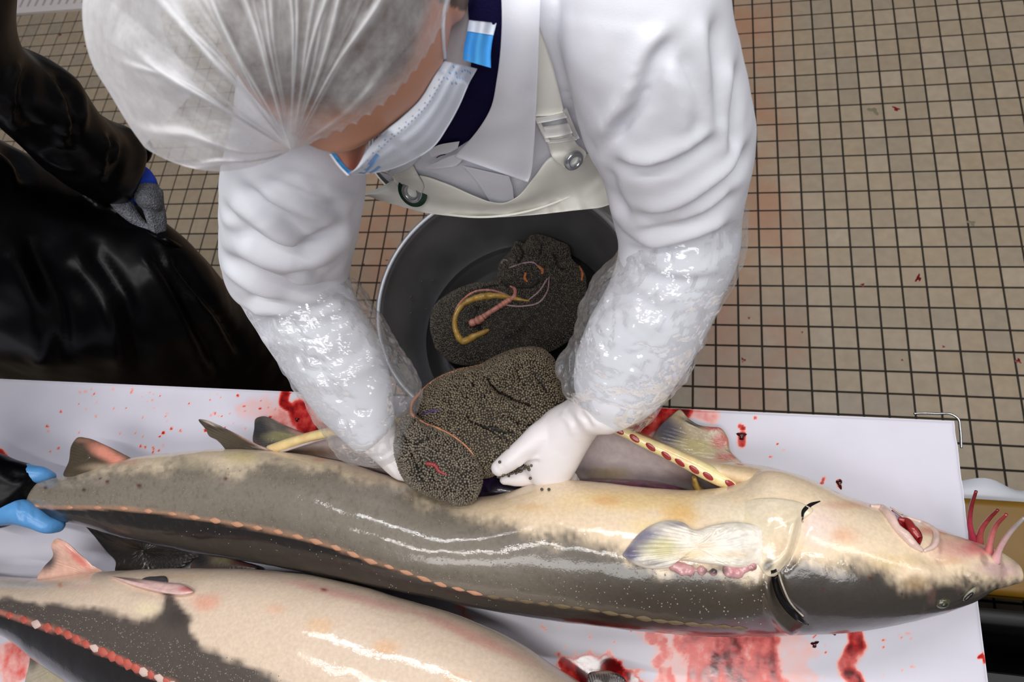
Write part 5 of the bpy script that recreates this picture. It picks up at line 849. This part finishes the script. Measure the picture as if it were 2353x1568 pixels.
# ------------------------------------------------------------------ roe
M['egg'] = mat('roe_egg', (1, 1, 1, 1), .28, spec=.5, coat=.3, attr='col'); M['roe_skin'] = mat('roe_core', L4(30, 26, 21), .6, bump=[(300, .5, 'voronoi')])
M['egg1'] = mat('roe_egg_single', L4(74, 66, 52), .25, coat=.4); M['seam'] = mat('ovary_membrane', L4(208, 140, 104), .3, coat=.4, var=(70, .35), sss=.2)
M['yellow_fat'] = mat('yellow_fat', L4(188, 146, 62), .3, coat=.4, var=(60, .35), bump=[(80, .4)]); M['pink_vein'] = mat('pink_vein', L4(206, 138, 122), .28, coat=.4, var=(60, .25), sss=.2); M['thread'] = mat('membrane_thread', L4(170, 140, 150), .25, coat=.4)
def crease(lines):
    def fn(U, Fd, rr):
        q = U.reshape(-1, 2); D = np.zeros(len(q))
        qw = q + 5 * np.c_[fbm(q, .05, 3), fbm(q + 40, .05, 3)]
        for ln, wd, dp in lines: d, _, t = pdist(qw, spl(np.array(ln, float), 20)); D += dp * np.exp(-(d / wd) ** 2) * sstep(0, .15, t) * sstep(1, .8, t)
        D += .003 * fbm(q, .02, 4); return Fd + D.reshape(Fd.shape)
    return fn
def eggs(me, parent, spacing, r, sub, keep, c0, c1, lines=()):
    P, N = scatter(me, spacing, keep, 12); q = px(P); qw = q + 5 * np.c_[fbm(q, .05, 3), fbm(q + 40, .05, 3)]; ok = np.ones(len(P), bool)
    for ln, wd, dp in lines: dq_, _, t_ = pdist(qw, spl(np.array(ln, float), 20)); ok &= ~((dq_ < wd * .5) & (t_ > .06) & (t_ < .94))
    P, N = P[ok], N[ok]; n = len(P); rr = r * rng.uniform(.9, 1.12, n); V, Fc, k = blobs(P + N * r * .35, rr, sub); t = rng.random(n) ** 1.5; C = lin(*c0) + t[:, None] * (lin(*c1) - lin(*c0)); m_ = bigmesh('eggs', V, Fc); setcol(m_, np.repeat(C, k, 0)); obj('eggs', m_, M['egg'], parent, kind='stuff'); return n
rs = thing('roe_sac', 'large dark brown roe sac held up between the two white gloves', 'roe', (-.42, -1.66, .97))
crB = [([(1122, 862), (1132, 890), (1175, 915), (1230, 935)], 8, .012), ([(1130, 885), (1150, 905), (1180, 915)], 10, .010), ([(1185, 842), (1195, 870), (1215, 895)], 7, .007), ([(1068, 945), (1085, 968), (1120, 982), (1190, 998)], 7, .009), ([(1085, 972), (1120, 990), (1175, 1012)], 5, .005), ([(1150, 950), (1190, 972), (1240, 985)], 5, .005), ([(1085, 882), (1092, 892)], 7, .008), ([(1072, 906), (1076, 918)], 5, .006), ([(1110, 905), (1118, 916)], 5, .005), ([(1220, 855), (1240, 880), (1262, 905)], 6, .005)]; fB = crease(crB)
V, Fc = pillow((1140, 940), [(950, 940), (968, 902), (1002, 872), (1050, 851), (1100, 841), (1150, 816), (1200, 801), (1244, 803), (1270, 825), (1284, 870), (1300, 925), (1290, 960), (1255, 985), (1225, 1020), (1190, 1060), (1150, 1085), (1110, 1098), (1060, 1090), (1000, 1050), (960, 990)], 1.0, .052, .04, 80, 220, .5, fB); lB = mesh('rear_lobe', V, Fc); obj('rear_lobe', lB, M['roe_skin'], rs)
crA = [([(945, 1040), (958, 1075), (972, 1110)], 7, .010), ([(968, 1060), (972, 1090)], 6, .008), ([(935, 1010), (950, 1020), (985, 1012)], 5, .005), ([(992, 1080), (998, 1110)], 6, .007), ([(925, 985), (935, 1020), (950, 1050)], 5, .006)]; fA = crease(crA)
V, Fc = pillow((1012, 1068), [(944, 944), (926, 960), (912, 990), (906, 1030), (914, 1066), (928, 1098), (945, 1118), (975, 1134), (1010, 1148), (1058, 1160), (1085, 1153), (1102, 1125), (1107, 1090), (1095, 1050), (1070, 1018), (1035, 994), (1000, 982), (970, 968), (952, 952)], 1.022, .040, .032, 70, 200, .5, fA); lA = mesh('front_lobe', V, Fc); obj('front_lobe', lA, M['roe_skin'], rs)
kp = lambda P, N: ((CAM - P) * N).sum(1) > -.25 * np.linalg.norm(CAM - P, axis=1)
nA = eggs(lA, rs, .0026, .00158, 2, kp, (86, 77, 66), (128, 118, 103), crA); nB = eggs(lB, rs, .0026, .00158, 2, kp, (82, 71, 56), (122, 110, 90), crB); print('eggs', nA, nB)
bA, bB = bvh(lA), bvh(lB)
def cord(nm, bs, line, rad, mt, parent, lift=.8, n=90, jit=.3):
    L = spl(np.array(line, float), n); P = []
    for q in L:
        hs = [hit(b, *q)[0] for b in bs]; hs = [h for h in hs if h is not None]; dd_ = min([depth(h) for h in hs]) if hs else None; P.append(dd_)
    P = np.array([np.nan if x is None else x for x in P]); ok = ~np.isnan(P); P = np.interp(np.arange(n), np.where(ok)[0], P[ok]); P = np.convolve(np.pad(P, 3, mode='edge'), np.ones(7) / 7, 'valid')
    rr = np.interp(np.linspace(0, 1, n), np.linspace(0, 1, len(rad)), rad) * (1 + jit * fbm(np.c_[np.arange(n) * .35, np.zeros(n), np.zeros(n)], 1, 2)); V, Fc = tube(atd(L[:, 0], L[:, 1], P - lift * rr - .0012), rr, 10); obj(nm, mesh(nm, V, Fc), mt, parent)
cord('membrane_seam', [bA, bB], [(1118, 838), (1060, 850), (1002, 873), (966, 903), (946, 930), (946, 950), (972, 972), (1008, 986), (1046, 1006), (1080, 1036), (1098, 1062)], [.001, .0014, .0018, .0024, .0022, .0018, .0016, .0012, .0008], M['seam'], rs)
cord('blood_vessel', [bA], [(980, 1066), (1000, 1070), (1008, 1082), (1028, 1092)], [.002, .003, .002, .001], mat('vessel_red', L4(150, 52, 54), .3, coat=.4), rs, .2)
cord('membrane_thread', [bB], [(968, 952), (990, 946), (1015, 942)], [.001, .0018, .0008], mat('violet_thread', L4(70, 56, 110), .2, coat=.5), rs, .4)
# roe lying in the bucket
rb = thing('roe_sac', 'dark roe sac with yellow fat and pink veins lying in the steel bucket', 'roe', (-.5, -1.36, .54))
crC = [([(1150, 640), (1165, 655), (1210, 660), (1250, 640)], 9, .012), ([(1190, 560), (1200, 590), (1185, 615)], 7, .010), ([(1245, 555), (1240, 590)], 6, .007), ([(1270, 575), (1280, 610), (1300, 625)], 7, .008), ([(1100, 700), (1085, 735), (1110, 765)], 14, .012), ([(1230, 720), (1200, 760), (1150, 790)], 8, .006), ([(1150, 655), (1100, 665), (1060, 690)], 5, .004)]; fC = crease(crC)
V, Fc = pillow((1170, 715), [(990, 745), (1000, 704), (1040, 672), (1090, 652), (1142, 642), (1150, 605), (1174, 580), (1186, 556), (1205, 562), (1220, 543), (1262, 547), (1282, 556), (1304, 566), (1312, 596), (1338, 622), (1345, 680), (1332, 740), (1300, 785), (1250, 812), (1180, 834), (1100, 838), (1040, 832), (1002, 800)], .598, .055, .058, 70, 220, .5, fC); V[:, 2] = np.maximum(V[:, 2], .5405); lC = mesh('roe_mass', V, Fc); obj('roe_mass', lC, M['roe_skin'], rb)
nC = eggs(lC, rb, .0032, .00195, 1, kp, (58, 51, 44), (104, 95, 82), crC); print('eggs', nC); bC = bvh(lC)
cord('yellow_fat_band', [bC], [(1124, 758), (1092, 772), (1062, 784), (1048, 762), (1046, 730), (1062, 702), (1100, 684), (1140, 680), (1180, 686), (1216, 692)], [.003, .006, .007, .006, .006, .006, .007, .006, .004, .002], M['yellow_fat'], rb, .3)
cord('pink_vein', [bC], [(1080, 744), (1096, 738), (1120, 722), (1145, 706), (1166, 692), (1182, 680), (1182, 664), (1172, 658)], [.006, .0075, .006, .006, .0055, .005, .004, .002], M['pink_vein'], rb, .9)
cord('pink_vein', [bC], [(1040, 742), (1052, 704), (1088, 672), (1130, 668), (1168, 680)], [.0015, .0025, .0025, .0025, .002], M['pink_vein'], rb, .6)
for ln in ([(1150, 700), (1200, 704), (1240, 694), (1258, 668), (1262, 636)], [(1258, 640), (1240, 668), (1214, 690)], [(1170, 616), (1200, 606), (1226, 604), (1244, 622)], [(1152, 606), (1158, 598), (1168, 600)]): cord('membrane_thread', [bC], ln, [.0012, .002, .0016, .001], M['thread'], rb, .8)
for ln in ([(1208, 628), (1206, 640), (1212, 648)], [(1236, 612), (1246, 620), (1246, 630)], [(1330, 612), (1338, 630), (1336, 645)]): cord('fat_shred', [bC], ln, [.002, .003, .002], mat('orange_fat', L4(196, 116, 62), .3, coat=.4), rb, .5)
# loose eggs
V0, F0 = ico(3); em = mesh('roe_egg', V0 * .0019, F0); em.materials.append(M['egg1'])
def loose(u, v, b, label, group, d0=.85):
    h, nn = hitf(b, u, v, d0); o = bpy.data.objects.new('roe_egg', em); col.objects.link(o); o.location = Vector(h + nn * .0018); tag(o, label, 'roe egg', group)
bg = bvh(gR); bbk = bvh(bme)
loose(1246, 1128, b1, 'left one of two loose roe eggs on the cream belly below the glove', 'loose roe eggs on the fish'); loose(1262, 1128, b1, 'right one of two loose roe eggs on the cream belly below the glove', 'loose roe eggs on the fish'); loose(1270, 1107, b1, 'loose roe egg on the cut edge of the belly beside the glove', 'loose roe eggs on the fish')
loose(1150, 1063, bg, 'single roe egg stuck on the thumb tip of the glove', 'loose roe eggs on the glove'); loose(1218, 1079, bg, 'upper of two roe eggs stuck between thumb and finger of the glove', 'loose roe eggs on the glove'); loose(1221, 1098, bg, 'lower of two roe eggs stuck on the forefinger of the glove', 'loose roe eggs on the glove'); loose(1226, 971, bg, 'roe egg on the upper edge of the glove by the thumb root', 'loose roe eggs on the glove'); loose(1169, 1031, bg, 'roe egg on the upper edge of the thumb of the glove', 'loose roe eggs on the glove')
for u, v, lb in ((968, 647, 'roe egg on the bucket wall, left one of the topmost pair'), (995, 645, 'roe egg on the bucket wall, right one of the topmost pair'), (943, 683, 'roe egg on the bucket wall, upper egg of the touching pair on the left'), (947, 688, 'roe egg on the bucket wall, lower egg of the touching pair on the left'), (978, 711, 'lone roe egg on the bucket wall closest to the roe mass'), (942, 720, 'lowest lone roe egg on the left bucket wall')): loose(u, v, bbk, lb, 'roe eggs on the bucket wall', 1.2)
cl = []
for k in range(26): q = k / 25; cl.append((1148 + 70 * q + rng.uniform(-4, 4), 1098 - 30 * q ** 1.3 + rng.uniform(-5, 5)))
P = [hitf(bg, *q)[0] - rays(*q) * .001 for q in cl]; V, Fc, k = blobs(P, rng.uniform(.0017, .0023, 26), 2); me = bigmesh('egg_cluster', V, Fc); setcol(me, np.tile(lin(84, 74, 58), (len(V), 1))); obj('egg_cluster', me, M['egg'], rs, kind='stuff')
# ------------------------------------------------------------------ second person, black waterproofs
p2 = thing('person', 'person in black waterproof coat and apron standing at the left, holding the tail', 'person', (-1.3, -1.42, 0))
bx = -1.27
tr = ring_loft([(1.50, bx - .10, -1.42, .07, .07), (1.45, bx - .10, -1.42, .14, .09), (1.38, bx - .09, -1.42, .165, .11), (1.2, bx - .06, -1.42, .175, .135), (1.05, bx - .04, -1.42, .185, .142), (.99, bx - .02, -1.42, .20, .146), (.95, bx + .0, -1.43, .242, .155), (.9, bx - .025, -1.44, .295, .162), (.7, bx - .055, -1.455, .316, .165), (.4, bx - .06, -1.455, .312, .165), (.2, bx - .06, -1.455, .306, .165)], 90, 72)
sl = sil_loft([(-260, -160, -60, -330, 1.44, .08), (-170, 60, 20, 40, 1.36, .085), (-60, 230, 60, 128, 1.28, .085), (40, 330, 150, 160, 1.20, .08), (100, 390, 215, 248, 1.14, .075), (160, 430, 268, 292, 1.08, .07), (215, 455, 322, 318, 1.03, .062), (246, 458, 322, 376, 1.0, .052)], 70, 44)
sr = sil_loft([(-700, 700, -640, 1000, 1.38, .08), (-460, 820, -420, 1090, 1.22, .075), (-250, 920, -230, 1190, 1.08, .066), (-100, 990, -110, 1225, 1.01, .056), (0, 1042, -20, 1222, .985, .046), (72, 1068, 8, 1210, .975, .038)], 60, 44)
cb = union([tr, sl, sr], .007, 8, 'waterproof_coat')
folds(cb, [([(60, 150), (50, 220), (58, 300), (95, 320)], 10, .012), ([(130, 170), (155, 240), (170, 330)], 9, .010), ([(165, 200), (178, 270), (160, 350)], 10, .010), ([(255, 310), (252, 380), (240, 420)], 7, .010), ([(285, 330), (272, 380), (250, 425)], 7, .008), ([(60, 260), (110, 330), (200, 370)], 12, .010), ([(0, 330), (40, 370), (60, 420)], 14, .010), ([(100, 300), (140, 320), (170, 300)], 10, .008), ([(390, 575), (440, 640), (500, 720), (560, 820)], 10, .012), ([(340, 560), (400, 640), (460, 760), (520, 880)], 16, .012), ([(200, 560), (280, 680), (330, 860)], 22, .012), ([(60, 540), (120, 680), (150, 860)], 24, .012), ([(10, 1080), (40, 1100), (60, 1090)], 6, .006), ([(0, 1130), (30, 1120), (60, 1085)], 5, .005)], (9, .008))
obj('waterproof_coat', cb, M['black_vinyl'], p2)
hb = []
e2 = atd(-1500., 500., .62); hc = np.array([bx - .05, -1.46, 1.62]); V0, F0 = ico(4); hv = hc + V0 * [.078, .098, .12]; nk = tube([[bx - .05, -1.445, 1.42], [bx - .05, -1.452, 1.58]], .055, 28); nose = hc + ico(2)[0] * [.014, .02, .024] + [0, -.1, -.02]
body2 = union([(hv, F0.tolist()), nk, (nose, ico(2)[1].tolist()), (hc + ico(2)[0] * [.012, .018, .03] + [.078, .005, -.01], ico(2)[1].tolist()), (hc + ico(2)[0] * [.012, .018, .03] + [-.078, .005, -.01], ico(2)[1].tolist())], .004, 3, 'body'); setcol(body2, np.tile(lin(205, 150, 124), (len(body2.vertices), 1))); obj('body', body2, M['skin'], p2)
V = hc + V0 * [.088, .108, .128]; V = V[:]; keepv = V[:, 2] > hc[2] + .02; V[:, 2] = np.maximum(V[:, 2], hc[2] + .03); V[:, 1] += .012; obj('cap', mesh('cap', V, F0), M['black_vinyl'], p2)
for s in (-1, 1):
    V, Fc = ring_loft([(.36, bx + s * .1, -1.45, .08, .085), (.2, bx + s * .1, -1.45, .07, .075), (.1, bx + s * .1, -1.48, .06, .11), (.05, bx + s * .1, -1.5, .058, .14), (0, bx + s * .1, -1.505, .058, .145)], 24, 32); obj('boot', mesh('boot', V, Fc), M['black_plastic'], p2)
# sleeve end flap
V, Fc = sil_loft([(268, 372, 290, 300, 1.02, .03), (300, 372, 318, 306, 1.01, .03), (322, 380, 326, 310, 1.0, .03)], 20, 24); obj('sleeve_cuff', mesh('sleeve_cuff', V, Fc), M['black_vinyl'], p2)
# knitted cut-proof glove with blue cuff
cuff = union([sil_loft([(232, 462, 318, 372, 1.005, .032), (252, 470, 345, 392, .995, .034), (268, 478, 356, 412, .99, .034)], 20, 28, capk=.2)], .003, 3, 'glove_cuff'); obj('glove_cuff', cuff, M['blue_cuff'], p2, 'bright blue glove cuff')
kg = union([tub2([(288, 430, 350, 400, .99, .034), (302, 446, 360, 430, .985, .032), (318, 470, 366, 462, .98, .026)], 20, 24)] + [tub2([(322 + 9 * k, 446 - 1 * k, 346 + 9 * k, 444 - 1 * k, .99 - .006 * k, .013), (330 + 9 * k, 480 - k, 352 + 8 * k, 478 - k, .975 - .006 * k, .0125), (340 + 8 * k, 510 - k, 360 + 7 * k, 508 - k, .96 - .005 * k, .0115), (350 + 6 * k, 538 - 1 * k, 366 + 5 * k, 534, .945 - .004 * k, .009)]) for k in range(4)] + [tub2([(252, 466, 296, 436, .995, .022), (270, 488, 306, 466, .985, .017), (292, 506, 318, 490, .972, .014), (318, 524, 334, 508, .958, .012), (338, 534, 348, 522, .95, .009)])], .0024, 3, 'knit_glove')
obj('knit_glove', kg, M['knit'], p2, 'grey knitted cut-proof glove pinching the apron edge')
# apron edge held by the fingers
V, Fc = tube(spl([at(330, 528, .955), at(362, 545, .95), at(392, 556, .94), at(420, 572, .90)], 40), np.linspace(.005, .004, 40), 10); obj('apron_hem', mesh('apron_hem', V, Fc), M['black_vinyl'], p2)
# light blue glove round the tail
bgv = union([tub2([(-40, 1080, -40, 1200, .98, .035), (10, 1080, 0, 1200, .975, .034), (50, 1090, 36, 1190, .968, .03)], 24, 26), tub2([(20, 1140, -6, 1210, .985, .022), (56, 1150, 34, 1206, .985, .019), (92, 1172, 72, 1214, .98, .016), (118, 1190, 106, 1226, .972, .014), (140, 1192, 126, 1224, .962, .011)]), tub2([(40, 1062, 40, 1110, .985, .018), (76, 1070, 78, 1112, .98, .016), (104, 1074, 104, 1106, .972, .013), (122, 1084, 120, 1100, .962, .009)]), tub2([(30, 1100, 24, 1140, .945, .015), (70, 1100, 66, 1140, .93, .013), (110, 1104, 108, 1136, .922, .011)]), tub2([(20, 1140, 14, 1180, .94, .015), (60, 1140, 56, 1176, .925, .013), (100, 1146, 98, 1172, .918, .010)]), tub2([(10, 1170, 4, 1200, .94, .013), (50, 1172, 46, 1198, .925, .011)])], .0026, 4, 'blue_glove')
folds(bgv, [([(46, 1150), (48, 1175), (56, 1205)], 4, .002), ([(54, 1155), (60, 1180)], 3, .0015), ([(76, 1172), (82, 1195)], 3, .0012)], (50, .0008)); obj('blue_glove', bgv, M['blue_glove'], p2, 'light blue nitrile glove gripping the fish tail')
